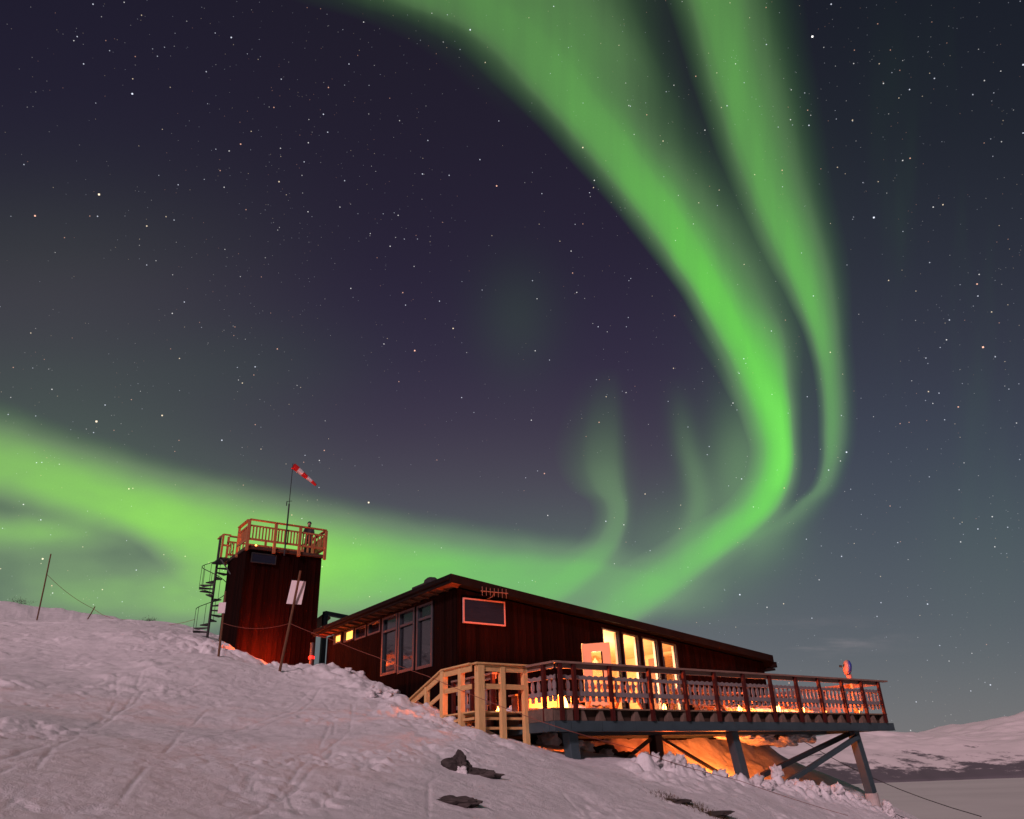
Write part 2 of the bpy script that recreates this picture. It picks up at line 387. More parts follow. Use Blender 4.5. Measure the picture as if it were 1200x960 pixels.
M_bluepl = mat('blue enamel shell', (.04, .06, .30), .35, .1, 9, bump=0, spec=.5)
M_lampglow = emis('lantern flame glow', (1., .42, .08), 14)
M_winlit = emis('lit small window', (1., .46, .085), 2.4)
M_redglow = emis('red lamp lens', (1., .02, .015), 1.6)
M_underglow = emis('flood lamp lens', (1., .28, .06), 8)

# ------------------------------------------------------------------ the lodge's own axes: x along the terrace, y towards the hill
AX, AY, TH = 1.172, 20.198, R(36.24)
dT = (math.cos(TH), math.sin(TH)); nT = (-math.sin(TH), math.cos(TH))
def W(t, n, z=0.): return (AX + t * dT[0] + n * nT[0], AY + t * dT[1] + n * nT[1], z)
def tn(x, y): return ((x - AX) * dT[0] + (y - AY) * dT[1], (x - AX) * nT[0] + (y - AY) * nT[1])
def thing(name, t, n, z, label, cat, group=None):
    """an Empty at (t,n,z) turned with the lodge; its parts are given in lodge coordinates"""
    return empty(name, W(t, n, z), TH, label, cat, group), (t, n, z)
def lamp(name, loc, e, col, rad=.08, parent=None):
    l = bpy.data.lights.new(name, 'POINT'); l.energy = e; l.color = col; l.shadow_soft_size = rad
    o = bpy.data.objects.new(name, l); COL.objects.link(o); o.location = loc
    if parent: o.parent = parent
    return o

# ------------------------------------------------------------------ terrain
def vnoise(x, y, seed=0):
    xi = np.floor(x).astype(np.int64); yi = np.floor(y).astype(np.int64); fx = x - xi; fy = y - yi
    def h(a, b):
        k = (a * 374761393 + b * 668265263 + seed * 1442695041) & 0xffffffff
        k = ((k ^ (k >> 13)) * 1274126177) & 0xffffffff
        return ((k ^ (k >> 16)) & 0xffffff) / 0xffffff
    u = fx * fx * fx * (fx * (fx * 6 - 15) + 10); v = fy * fy * fy * (fy * (fy * 6 - 15) + 10)
    return (h(xi, yi) * (1 - u) + h(xi + 1, yi) * u) * (1 - v) + (h(xi, yi + 1) * (1 - u) + h(xi + 1, yi + 1) * u) * v
def fbm(x, y, oct=4, seed=0, gain=.5):
    s = 0; a = 1; t = 0
    for i in range(oct):
        c, q = math.cos(i * 1.1), math.sin(i * 1.1)
        s = s + a * (vnoise((x * c - y * q) * 2 ** i, (x * q + y * c) * 2 ** i, seed + i) - .5); t += a; a *= gain
    return s / t * 2
def lumps(x, y, seed=0):                                # clods: rounded bumps with sharp creases
    xi = np.floor(x); yi = np.floor(y); best = np.full(np.shape(x), 9.); second = np.full(np.shape(x), 9.); hh = np.zeros(np.shape(x))
    for dx in (-1, 0, 1):
        for dy in (-1, 0, 1):
            cx = xi + dx; cy = yi + dy
            k = (cx.astype(np.int64) * 73856093 ^ cy.astype(np.int64) * 19349663 ^ (seed + 7) * 83492791) & 0xffffffff
            k = ((k ^ (k >> 13)) * 1274126177) & 0xffffffff
            r1 = (k & 0xffff) / 65535; r2 = ((k >> 16) & 0xffff) / 65535; r3 = ((k * 2654435761 >> 8) & 0xffff) / 65535
            d = (x - cx - r1) ** 2 + (y - cy - r2) ** 2
            m = d < best; second = np.where(m, best, np.minimum(second, d)); hh = np.where(m, r3, hh); best = np.where(m, d, best)
    return (np.sqrt(second) - np.sqrt(best)).clip(0, .8) * (.35 + hh)
CP = [(0, 0, -1.6), (0, -12, -2.8), (14, 0, -4.0), (-16, 0, 1.2), (14, -12, -5), (-16, -12, 0.), (-30, 10, 5.2), (-4.31, 7, -.22), (-3.32, 8, -.3), (-2.05, 9.5, -.42), (-.21, 11.5, -.58), (2.68, 15, -.84), (8.23, 22, -1.6), (-9.06, 14, 1.33), (-4.87, 15, .67), (-1.65, 14, .1),
      (-44.2, 48, 12.9), (-31.34, 46, 10.5), (-24.86, 44, 9.1), (-18.93, 42, 7.88), (-15.41, 38, 6.8), (-13.7, 33, 5.75), (-12.2, 30.6, 5.15), (-11.0, 29.6, 4.62), (-10.37, 27, 4.08), (-8.77, 29, 3.88), (-7.66, 29, 3.66), (-6.33, 28, 3.41), (-5.23, 26.6, 3.07), (-4.12, 24.9, 2.6), (-2.91, 22.5, 1.94), (-1.95, 20, 1.25), (-1.25, 18.8, .95), (-.3, 19.5, .72),
      (-27.11, 40.00, 8.58), (-21.93, 39.00, 7.60), (-31.77, 40.00, 9.24), (-17.30, 26.00, 4.34), (-13.26, 25.00, 3.65), (-11.85, 28.00, 4.27), (-8.01, 23.00, 2.62), (-7.05, 23.50, 2.64), (-6.30, 24.00, 2.59), (-5.29, 23.50, 2.50), (-8.91, 23.00, 2.89), (-6.24, 19.00, 1.49), (-8.78, 18.00, 1.60), (-4.24, 22.00, 2.05), (-8.24, 27.30, 3.54), (-9.94, 28.30, 3.92),
      (-9.4, 31.8, 3.85), (-8.2, 31.2, 3.5), (-6.9, 30.2, 2.75), (-5.1, 28, 2.5), (-3.6, 25.9, 1.75), (-1.9, 23.4, 1.15), (-.6, 21.8, .8),
      (1.3, 20.75, .22), (1.68, 19.7, .1), (2.55, 20.34, .06), (3.24, 20.85, .05), (3.74, 21.21, .06), (4.37, 21.67, -.08), (4.97, 22.12, -.22), (5.61, 22.58, -.42), (6.3, 23.4, -.46), (7.31, 23.83, -.5), (8.01, 24.34, -.66), (8.72, 24.87, -.74), (9.34, 25.32, -.86), (10.18, 25.94, -1.22), (11.3, 27.9, -1.4), (10.96, 26.5, -1.58),
      (3.14, 19.16, -.3), (4.97, 20.5, -.58), (7.04, 22.02, -.9), (8.72, 23.25, -1.32),
      (.82, 23.04, .62), (2.07, 23.95, .32), (3.65, 25.12, -.04), (6.7, 27.35, -.45),
      (11.21, 32.52, -.35), (12.25, 33.28, -.85), (13.24, 34.01, -1.4), (14.49, 34.92, -2.0), (15.36, 35.55, -2.5), (13, 29, -1.9), (16, 32, -3.2),
      (-16, 50, 6.2), (-30, 60, 9.0), (-45, 65, 11.), (-8, 40, 3.0), (-2, 36, 1.5), (3, 34, .8), (8, 38, -.8), (0, 50, -2.0), (12, 45, -5.), (22, 36, -8.)]
cp = np.array(CP, float)
def tps_fit(P_, z, lam=.02):
    n = len(P_); d = np.sqrt(((P_[:, None] - P_[None]) ** 2).sum(-1)); K = np.where(d > 0, d * d * np.log(d + 1e-12), 0) + lam * np.eye(n)
    Pm = np.c_[np.ones(n), P_]; A = np.zeros((n + 3, n + 3)); A[:n, :n] = K; A[:n, n:] = Pm; A[n:, :n] = Pm.T
    s = np.linalg.solve(A, np.r_[z, 0, 0, 0]); return s
_cs = 10.; _w = tps_fit(cp[:, :2] / _cs, cp[:, 2], 2e-3)
def tps(x, y):
    x = np.asarray(x, float); y = np.asarray(y, float); s = np.zeros(x.shape) + _w[-3] + _w[-2] * x / _cs + _w[-1] * y / _cs
    for (a, b, _), w in zip(cp, _w[:-3]):
        r2 = ((x - a) ** 2 + (y - b) ** 2) / _cs ** 2; s += w * .5 * r2 * np.log(r2 + 1e-12)
    return s
def sstep(x, a, b):
    q = np.clip((x - a) / (b - a), 0, 1); return q * q * (3 - 2 * q)
LAKE = -255.
def seg_dist(x, y, pts):
    best = np.full(x.shape, 1e9)
    for (x0, y0), (x1, y1) in zip(pts[:-1], pts[1:]):
        dx, dy = x1 - x0, y1 - y0; q = np.clip(((x - x0) * dx + (y - y0) * dy) / (dx * dx + dy * dy), 0, 1)
        best = np.minimum(best, np.hypot(x - x0 - q * dx, y - y0 - q * dy))
    return best
TRACKS = [[(-8.4, 9.0), (-6.9, 11.5), (-6.0, 15), (-5.6, 19), (-6.2, 24)], [(-5.9, 8.0), (-5.9, 11.5), (-5.4, 15.5), (-5.2, 19), (-5.9, 23.5)],
          [(-7.2, 8.6), (-6.5, 11.6), (-5.7, 15.2), (-5.4, 19)], [(-11, 14), (-9, 18), (-8, 22), (-9, 26)], [(-10.6, 14), (-8.7, 18), (-7.8, 21.6)], [(-2.2, 9.), (-2.6, 12), (-2.8, 15), (-2.2, 18)], [(-1.2, 10.5), (-1.5, 13), (-1.2, 16)], [(-4.2, 10), (-3.5, 13), (-3.6, 17), (-4.6, 22)], [(1, 12.5), (.6, 15), (.2, 18)]]
_tr = random.Random(3)
for _ in range(12):
    _x = _tr.uniform(-9, -1.5); _k = _tr.uniform(1.5, 2.3); _c = _tr.uniform(-1, 1)
    TRACKS.append([(_x + (_x * _k - _x) * u_ + _c * 4 * u_ * (1 - u_), 7.2 + 15 * u_) for u_ in (0, .25, .5, .75, 1)])
def ground(x, y, detail=True):
    x = np.asarray(x, float); y = np.asarray(y, float); r = np.hypot(x, y)
    xc = np.clip(x, -48, 24); yc = np.clip(y, -14, 62); z = tps(xc, yc)
    ex = np.maximum(x - 24, 0); ey = np.maximum(y - 62, 0); ew = np.maximum(-48 - x, 0); eb = np.maximum(-14 - y, 0)
    z = z - .5 * ex - .3 * ey + .06 * ew * np.exp(-ew / 400) - .1 * eb
    z = z + sstep(r, 60, 200) * fbm(x / 40, y / 40, 4, 3) * 6
    z = np.maximum(z, LAKE - 6)
    t, n = tn(x, y)
    # drift under the terrace and the lodge, facing the valley
    m = np.exp(-((n - 5.6) / 1.5) ** 2) * sstep(t, 2., 6.) * sstep(t, 15.2, 12.2); z = z + m * (1.45 - .35 * sstep(t, 9, 14) + .45 * lumps(x / 1.5, y / 1.5, 14) + .16 * lumps(x / .5, y / .5, 15) + .25 * fbm(x / .9, y / .9, 4, 16) - .15)
    if not detail: return z
    near = sstep(r, 90, 50)
    z = z + fbm(x / 3.1, y / 3.1, 4, 11) * .12 * near * sstep(r, 2, 9) + fbm(x / .55, y / .8, 4, 21) * .016 * near
    # broken crust on the hill left of the tower, and the ploughed bank before the lodge
    hill = sstep(x, -4, -9) * sstep(y, 13, 20)
    d_bank = seg_dist(x, y, [(-12.4, 30.6), (-10.4, 28.2), (-8.6, 28.4), (-6.2, 27.4), (-4.4, 24.6), (-3.1, 22.4), (-2.2, 20.3), (-1.3, 18.9)])
    bank = np.exp(-(d_bank / 1.5) ** 2)
    z = z + bank * (lumps(x / .8, y / .8, 1) * .20 + lumps(x / .31, y / .31, 2) * .07 * sstep(fbm(x, y, 2, 71), -.3, .3) + fbm(x / .5, y / .5, 4, 72) * .07 + fbm(x / .22, y / .22, 3, 74) * .05 - .10)
    z = z + hill * (lumps(x / 1.0 + fbm(x, y, 2, 5), y / 1.3, 3) * .13 * sstep(fbm(x / 2.4, y / 2.4, 3, 8), -.15, .35) + lumps(x / .36, y / .45, 8) * .03 * near * sstep(fbm(x / 3.1 + 4, y / 3.1, 3, 18), -.1, .35))
    d_r = seg_dist(x, y, [W(1.2, -.9)[:2], W(4.6, -.75)[:2], W(7.2, -.7)[:2], W(10.5, -.7)[:2], W(12.2, -.6)[:2]])
    rg = np.exp(-(d_r / .62) ** 2)
    z = z + rg * (lumps(x / .55, y / .55, 4) * .40 + fbm(x / .3, y / .3, 4, 73) * .20 + lumps(x / .2, y / .2, 5) * .09 - .12) * sstep(x, 1.2, 3.2)
    # scattered footprints and clods on the open slope
    sc = sstep(fbm(x / 1.5 + 5, y / 2.0, 4, 31), .05, .4) * near
    z = z - sc * np.maximum(0, .36 - np.abs(lumps(x / .5, y / .62, 6) - .1)) * .11 + sc * lumps(x / .26, y / .3, 9) * .05 * sstep(r, 8, 14)
    wind = fbm(x / 1.1 + y * .25, y / .5 - x * .1, 4, 41) * .008 * near; z = z + wind + (fbm(x / .17, y / .2, 3, 51) * .007 + fbm(x / .07, y / .08, 2, 52) * .004) * near * sstep(r, 45, 25)
    for k, tr in enumerate(TRACKS):
        d = seg_dist(x, y, tr); z = z - np.exp(-(d / .033) ** 2) * .017 * sstep(vnoise(x * .7, y * .7, 90 + k), .35, .6)
    return z
def gz(x, y): return float(ground(np.array([float(x)]), np.array([float(y)]))[0])

azs = np.concatenate([np.arange(-180, -40, 2.), np.arange(-40, 40, .085), np.arange(40, 180.1, 2.)])
rs = np.concatenate([[0.05, .4, .9], np.arange(1.6, 6, .2), np.arange(6, 20, .05), np.arange(20, 42, .085), np.geomspace(42, 700, 110)])
AZ, RS = np.meshgrid(np.radians(azs), rs)
gx = (RS * np.sin(AZ)).ravel(); gy = (RS * np.cos(AZ)).ravel(); gzv = ground(gx, gy)
nr, na = RS.shape
def grid_mesh(name, co, nr, na, m, smooth=True):
    me = bpy.data.meshes.new(name); nv = nr * na
    i = np.arange(nr - 1)[:, None] * na + np.arange(na - 1)[None]
    q = np.stack([i, i + na, i + na + 1, i + 1], -1).reshape(-1, 4)[:, ::-1]
    me.vertices.add(nv); me.vertices.foreach_set('co', co.astype(np.float32).ravel())
    me.loops.add(q.size); me.loops.foreach_set('vertex_index', q.ravel().astype(np.int32))
    me.polygons.add(len(q)); me.polygons.foreach_set('loop_start', np.arange(0, q.size, 4, dtype=np.int32))
    me.update(); me.validate()
    me.polygons.foreach_set('use_smooth', np.full(len(me.polygons), smooth)); me.materials.append(m)
    o = bpy.data.objects.new(name, me); COL.objects.link(o); return o
terr = grid_mesh('snow_slope', np.stack([gx, gy, gzv], 1), nr, na, M_snow)
tag(terr, 'wind packed snow slope with ski tracks falling towards the lake', 'snow slope', kind='structure')

# frozen lake, far shore
M_lake = mat('wind swept lake ice under thin snow', (.62, .62, .60), .8, .10, .0009, bump=0)
lk = MB(); lk.add([(-60000, -20000, LAKE), (60000, -20000, LAKE), (60000, 60000, LAKE), (-60000, 60000, LAKE)], [(0, 1, 2, 3)])
tag(lk.build('frozen_lake', M_lake), 'flat grey frozen lake in the valley far below', 'lake', kind='structure')
def mount_mat():
    m, nt, b = nodes_of('far fells: snow above, birch wood below')
    g = N(nt, 'ShaderNodeNewGeometry'); sp = N(nt, 'ShaderNodeSeparateXYZ'); nt.links.new(g.outputs['Position'], sp.inputs[0])
    mp = N(nt, 'ShaderNodeMapping'); mp.inputs['Scale'].default_value = (.0011, .0011, .007); nt.links.new(g.outputs['Position'], mp.inputs[0])
    n1 = N(nt, 'ShaderNodeTexNoise', i_Scale=1., i_Detail=9., i_Roughness=.68); nt.links.new(mp.outputs[0], n1.inputs['Vector'])
    mp2 = N(nt, 'ShaderNodeMapping'); mp2.inputs['Scale'].default_value = (.0035, .0020, .012); nt.links.new(g.outputs['Position'], mp2.inputs[0])
    n2 = N(nt, 'ShaderNodeTexNoise', i_Scale=1., i_Detail=6., i_Roughness=.7); nt.links.new(mp2.outputs[0], n2.inputs['Vector'])
    a = N(nt, 'ShaderNodeMath', operation='MULTIPLY_ADD'); nt.links.new(n1.outputs[0], a.inputs[0]); a.inputs[1].default_value = 560.; nt.links.new(sp.outputs[2], a.inputs[2])
    a2 = N(nt, 'ShaderNodeMath', operation='MULTIPLY_ADD'); nt.links.new(n2.outputs[0], a2.inputs[0]); a2.inputs[1].default_value = 1150.; nt.links.new(a.outputs[0], a2.inputs[2])
    r_ = N(nt, 'ShaderNodeMapRange', interpolation_type='SMOOTHSTEP'); nt.links.new(a2.outputs[0], r_.inputs[0]); r_.inputs[1].default_value = 690.; r_.inputs[2].default_value = 880.
    mx = N(nt, 'ShaderNodeMix', data_type='RGBA'); nt.links.new(r_.outputs[0], mx.inputs[0]); mx.inputs[6].default_value = (.13, .125, .14, 1); mx.inputs[7].default_value = (.78, .74, .74, 1)
    nt.links.new(mx.outputs[2], b.inputs['Base Color']); b.inputs['Roughness'].default_value = .9; b.inputs['Specular IOR Level'].default_value = .1
    return m
mx_ = np.linspace(-9000, 17000, 620); my_ = np.concatenate([np.linspace(9300, 14500, 170), np.linspace(14700, 26000, 70)])
MXg, MYg = np.meshgrid(mx_, my_); X1, Y1 = MXg.ravel(), MYg.ravel()
shore = 10600 + 500 * fbm(X1 / 3000, X1 * 0, 3, 61) - .06 * X1 + 260 * fbm(X1 / 600, Y1 / 9000, 3, 66)
up_ = np.maximum(Y1 - shore, 0)
ratio = X1 / Y1
htop = 700 + 320 * sstep(ratio, .50, .66) + 110 * fbm(ratio * 9, ratio * 0 + 2, 3, 62) + 90 * sstep(ratio, .25, .4)
zm = LAKE - 30 + (htop) * (1 - np.exp(-up_ / 2600.)) * (up_ > 0) * 1.02 + 30 * sstep(up_, 0, 60) + fbm(X1 / 1500, Y1 / 1500, 7, 63) * 210 * sstep(up_, 100, 3000)
zm = zm - np.maximum(Y1 - 16500, 0) * .12
far = grid_mesh('far_mountains', np.stack([X1, Y1, zm], 1), len(my_), len(mx_), mount_mat())
tag(far, 'low snow covered fells with a dark wooded shore across the frozen lake', 'mountains', kind='structure')

# stars: tiny far bright bodies beyond everything
BRIGHT = [(952,43,2.6,0),(683,173,2.,1),(486,411,2.3,2),(531,385,2.,1),(582,218,2.1,2),(432,589,2.4,1),(113,494,2.5,1),(756,579,1.8,1),(1152,407,2.4,2),(41,253,2.2,2),(116,228,2.5,1),(155,110,2.2,3),(190,487,2.1,1),(867,697,2.,3),(1024,255,2.3,3),(495,204,1.8,3),(551,35,2.,3),(271,44,1.9,3),(109,5,1.7,3),(98,75,1.7,3),(327,213,1.9,1),(172,265,1.9,1),(204,258,1.6,3),(379,134,1.8,3),(384,155,1.7,3),(321,126,1.7,2),(282,169,1.9,2),(258,200,1.6,2),(635,227,1.6,3),(674,263,1.5,3),(1145,333,2.,2),(1146,347,1.7,3),(1105,240,1.8,1),(1123,477,1.9,2),(1088,459,1.8,1),(1107,492,1.6,3),(992,530,2.1,3),(971,551,1.8,3),(986,487,1.6,3),(973,413,1.8,1),(946,465,1.6,3),(904,388,1.7,3),(874,426,1.5,3),(919,572,1.7,2),(515,353,1.7,3),(472,343,1.8,2),(541,466,1.7,3),(624,329,1.6,3),(565,340,1.5,3),(737,329,1.5,3),(701,383,1.7,3),(734,383,1.5,3),(699,445,1.6,3),(714,445,1.4,2),(702,495,1.8,2),(644,422,1.6,3),(638,555,1.9,2),(630,552,1.5,3),(616,560,1.5,3),(710,611,1.8,3),(151,573,1.9,1),(49,542,1.6,3),(50,655,2.2,1),(120,691,1.7,1),(97,641,1.5,1),(217,652,1.6,1),(325,409,1.8,2),(299,430,1.8,3),(284,449,1.8,1),(216,354,1.7,3),(260,516,1.9,3),(380,528,1.8,2),(1199,76,2.,3),(1199,156,1.7,3),(1095,92,1.7,3),(1140,111,1.6,3),(999,141,1.8,1),(948,147,1.8,3),(943,109,1.5,3),(852,124,1.7,3),(872,97,1.5,3),(962,198,1.4,2),(1087,708,1.8,3),(1124,574,1.5,3),(1125,614,1.4,3),(1146,620,1.7,3),(1052,636,1.6,3),(1001,637,1.5,1),(945,632,1.6,3),(974,5,1.8,3),(912,149,1.5,3),(872,310,1.6,1),(917,219,1.5,3),(705,762,1.4,3),(634,707,1.,3)]
STARC = [(1, .97, .95), (1, .80, .55), (1, .52, .36), (.82, .86, 1)]
def dirpx(u, v): return ((u - 600) / FOC * RI + (480 - v) / FOC * UP + FW).normalized()
q = np.random.RandomState(5); sv = []; sf = []; scn = []
def star(d, px, br, c):
    Rr = 90000.; p = d * Rr; s = px / FOC * Rr * .5; a = d.orthogonal().normalized(); b_ = d.cross(a); k = len(sv)
    sv.extend([tuple(p + a * s), tuple(p + b_ * s), tuple(p - a * s), tuple(p - b_ * s), tuple(p + d * s), tuple(p - d * s)])
    for f in ((0, 1, 4), (1, 2, 4), (2, 3, 4), (3, 0, 4), (1, 0, 5), (2, 1, 5), (3, 2, 5), (0, 3, 5)): sf.append(tuple(k + i for i in f)); scn.append((c[0] * br, c[1] * br, c[2] * br))
for u, v, s, c in BRIGHT: star(dirpx(u, v), 1.1 + (s - 1.4) * 1.1, .14 + (s - 1.3) * .55, STARC[c])
cnt = 0
while cnt < 7500:
    a = q.uniform(-1.3, 1.3); e = math.asin(q.uniform(.02, .999)); d = Vector((math.sin(a) * math.cos(e), math.cos(a) * math.cos(e), math.sin(e)))
    cl_ = float(fbm(np.array([a * 5.]), np.array([e * 5.]), 3, 77)[0])
    if q.rand() > .6 + cl_ * .7: continue
    mg = q.rand() ** 8; c = STARC[q.choice([0, 0, 1, 2, 3, 3])]; star(d, .9 + mg * .6, .02 + .06 * q.rand() + mg * .35, c); cnt += 1
me = bpy.data.meshes.new('starry_sky'); me.from_pydata(sv, [], sf); me.update()
ca = me.color_attributes.new('starlight', 'FLOAT_COLOR', 'CORNER')
ca.data.foreach_set('color', np.repeat(np.c_[np.array(scn), np.ones(len(scn))], 3, axis=0).astype(np.float32).ravel())
m, nt, b = nodes_of('starlight'); nt.nodes.remove(b); em = N(nt, 'ShaderNodeEmission'); at_ = N(nt, 'ShaderNodeAttribute'); at_.attribute_name = 'starlight'
nt.links.new(at_.outputs['Color'], em.inputs[0]); em.inputs[1].default_value = 1.; tr = N(nt, 'ShaderNodeBsdfTransparent'); ad = N(nt, 'ShaderNodeAddShader'); nt.links.new(em.outputs[0], ad.inputs[0]); nt.links.new(tr.outputs[0], ad.inputs[1]); nt.links.new(ad.outputs[0], nt.nodes['Material Output'].inputs[0])
m.cycles.emission_sampling = 'NONE'; me.materials.append(m)
o = bpy.data.objects.new('starry_sky', me); COL.objects.link(o); tag(o, 'stars scattered over the night sky', 'stars', kind='structure')
#PART2
# ------------------------------------------------------------------ the lodge
def strips(mb, a0, a1, zb, top, holes, put):
    """wall between a0..a1 with openings (a_lo, a_hi, z_lo, head function)"""
    cur = a0
    def piece(p0, p1, lo, hi): put(mb, p0, p1, lo(p0), lo(p1), hi(p0), hi(p1))
    zbf = lambda a: zb
    for (h0, h1, z0, hd) in sorted(holes):
        if h0 > cur: piece(cur, h0, zbf, top)
        piece(h0, h1, zbf, lambda a: z0); piece(h0, h1, hd, top); cur = h1
    if cur < a1: piece(cur, a1, zbf, top)
ROOFTOP = lambda t: 5.55 - (t + .94) * .1104
WALLTOP = lambda t: ROOFTOP(t) - .27
HEAD = lambda t: 4.40 - (t - 5.43) * .1034
lodge, LO = thing('lodge', -.44, 4.6, 1.0, 'long dark red timber lodge with a sloping roof and lit windows behind the terrace', 'building')
WINS = [(5.43, 6.10), (6.36, 7.02), (7.30, 7.96), (8.26, 8.92)]
mb = MB(LO)
def put_front(m_, p0, p1, l0, l1, h0, h1): m_.hexa([(p0, 4.6, l0), (p1, 4.6, l1), (p1, 4.68, l1), (p0, 4.68, l0)], [(p0, 4.6, h0), (p1, 4.6, h1), (p1, 4.68, h1), (p0, 4.68, h0)])
strips(mb, -.44, 13.85, .85, WALLTOP, [(4.42, 5.34, 1.42, lambda t: 3.86)] + [(a, b_, 1.62, HEAD) for a, b_ in WINS], put_front)
def put_side(m_, p0, p1, l0, l1, h0, h1): m_.hexa([(-.44, p0, l0), (-.44, p1, l1), (-.30, p1, l1), (-.30, p0, l0)], [(-.44, p0, h0), (-.44, p1, h1), (-.30, p1, h1), (-.30, p0, h0)])
TALL = [(6.08, 7.14, 3.10, 5.12), (7.28, 8.42, 3.13, 5.14), (8.50, 9.66, 3.18, 5.15)]
SMALL = [(9.85, 10.86, 4.72, 5.16), (11.0, 11.95, 4.72, 5.16), (12.08, 12.95, 4.78, 5.20), (13.22, 13.95, 4.84, 5.20)]
strips(mb, 4.742, 14.6, .4, lambda n: 5.225, [(a, b_, z0, (lambda n, z1=z1: z1)) for a, b_, z0, z1 in TALL + SMALL], put_side)
mb.hexa([(13.71, 4.742, .6), (13.85, 4.742, .6), (13.85, 14.6, .6), (13.71, 14.6, .6)], [(13.71, 4.742, WALLTOP(13.71)), (13.85, 4.742, WALLTOP(13.85)), (13.85, 14.6, WALLTOP(13.85)), (13.71, 14.6, WALLTOP(13.71))])
mb.hexa([(-.30, 14.46, .6), (13.71, 14.46, .6), (13.71, 14.6, .6), (-.30, 14.6, .6)], [(-.30, 14.46, WALLTOP(-.3)), (13.71, 14.46, WALLTOP(13.71)), (13.71, 14.6, WALLTOP(13.71)), (-.30, 14.6, WALLTOP(-.3))])
mb.build('wall', M_clad, lodge)
mb = MB(LO)
k = -.29
mb.box((-.30, 4.74, 1.05), (13.7, 14.4, 1.30)); mb.build('floor_frame', M_dark, lodge)
# corner boards
mb = MB(LO); mb.box((-.47, 4.565, .9), (-.33, 4.598, 5.2)); mb.build('corner_board', M_clad, lodge)
mb = MB(LO); mb.box((-.475, 4.60, .9), (-.442, 4.74, 5.2)); mb.build('corner_board', M_clad, lodge)
mb = MB(LO); mb.box((13.70, 4.565, .9), (13.86, 4.598, WALLTOP(13.8) - .02)); mb.build('corner_board', M_clad, lodge)
# roof
mb = MB(LO)
def slab(m_, t0, t1, n0, n1, zt, th_): m_.hexa([(t0, n0, zt(t0) - th_), (t1, n0, zt(t1) - th_), (t1, n1, zt(t1) - th_), (t0, n1, zt(t0) - th_)], [(t0, n0, zt(t0)), (t1, n0, zt(t1)), (t1, n1, zt(t1)), (t0, n1, zt(t0))])
slab(mb, -.92, 13.99, 4.20, 14.86, ROOFTOP, .06)
rf = mb.build('roof', M_roof, lodge)
mb = MB(LO)
slab(mb, -.94, 14.02, 4.16, 4.198, lambda t: ROOFTOP(t) - .01, .25)
mb.box((-.96, 4.16, 5.26), (-.925, 14.88, 5.53)); mb.box((13.995, 4.2, ROOFTOP(14) - .26), (14.03, 14.88, ROOFTOP(14) - .01))
mb.build('fascia', M_fascia, rf)
mb = MB(LO); slab(mb, -.46, 13.99, 4.20, 4.6, lambda t: ROOFTOP(t) - .19, .03); mb.build('shaded_front_soffit', M_fascia, rf)  # front soffit: its shade is put into the colour, near-black unlike the side
mb = MB(LO); slab(mb, -.92, -.462, 4.20, 14.8, lambda t: ROOFTOP(t) - .19, .03)
for i in range(18):
    n_ = 4.5 + i * .6
    slab(mb, -.91, -.46, n_, n_ + .07, lambda t: ROOFTOP(t) - .222, .05)
mb.build('soffit', M_soffit, rf)
mb = MB(LO); mb.tube([(-1.0, 4.2, 5.40), (-1.0, 14.9, 5.38)], .045, 8); mb.build('gutter', M_fascia, rf)
mb = MB(LO); mb.box((13.9, 4.3, 3.34), (14.22, 5.3, 3.42)); mb.box((14.04, 4.25, 3.45), (14.30, 4.9, 3.66)); mb.tube([(14.2, 4.5, 3.6), (14.36, 4.5, 3.78)], .035, 6); mb.build('eave_end', M_fascia, rf)
mb = MB(LO); mb.box((-.25, 6.9, 5.45), (.45, 7.9, 5.92)); mb.blob((.1, 7.15, 5.95), (.28, .26, .22), 12, .05, 3); mb.build('roof_vent', M_roof, rf)
# front windows
for i, (a, b_) in enumerate(WINS):
    mb = MB(LO)
    for (p0, p1) in ((a - .03, a), (b_, b_ + .075)): mb.poly([(p0, 1.56), (p1, 1.56), (p1, HEAD(p1) + (.0)), (p0, HEAD(p0) + 0)], 4.575, 4.64)
    mb.poly([(a - .055, HEAD(a - .055)), (b_ + .055, HEAD(b_ + .055)), (b_ + .055, HEAD(b_ + .055) + .05), (a - .055, HEAD(a - .055) + .05)], 4.575, 4.64)
    mb.poly([(a, 1.56), (b_, 1.56), (b_, 1.62), (a, 1.62)], 4.575, 4.64)
    w_ = mb.build('window', M_frame, lodge)
    mb = MB(LO); mb.poly([(a, 1.62), (b_, 1.62), (b_, HEAD(b_)), (a, HEAD(a))], 4.645, 4.651); mb.build('pane', M_glass, w_)
    mb = MB(LO); mb.box((b_ - .03, 4.655, 1.62), (b_ - .002, 4.75, HEAD(b_) - .01)); mb.build('lining', M_jamb, w_)
# side windows: three tall ones with a transom, four small ones under the eave (two lit)
M_darkpane = mat('dark window pane mirroring the night', (.012, .012, .016), .04, .2, 2, bump=0, spec=.9)
for i, (a, b_, z0, z1) in enumerate(TALL):
    mb = MB(LO)
    for q0, q1 in ((a, a + .10), (b_ - .10, b_)): mb.box((-.47, q0, z0), (-.36, q1, z1))
    mb.box((-.465, a + .10, z0), (-.36, b_ - .10, z0 + .09)); mb.box((-.465, a + .10, z1 - .07), (-.36, b_ - .10, z1)); mb.box((-.46, a + .10, 4.62), (-.37, b_ - .10, 4.70))
    w_ = mb.build('window', M_frame, lodge); w_['label'] = 'tall dark side window with a transom bar'
    mb = MB(LO); mb.box((-.385, a + .1, z0 + .09), (-.37, b_ - .1, 4.62)); mb.box((-.385, a + .1, 4.70), (-.37, b_ - .1, z1 - .07)); mb.build('pane', M_darkpane, w_)
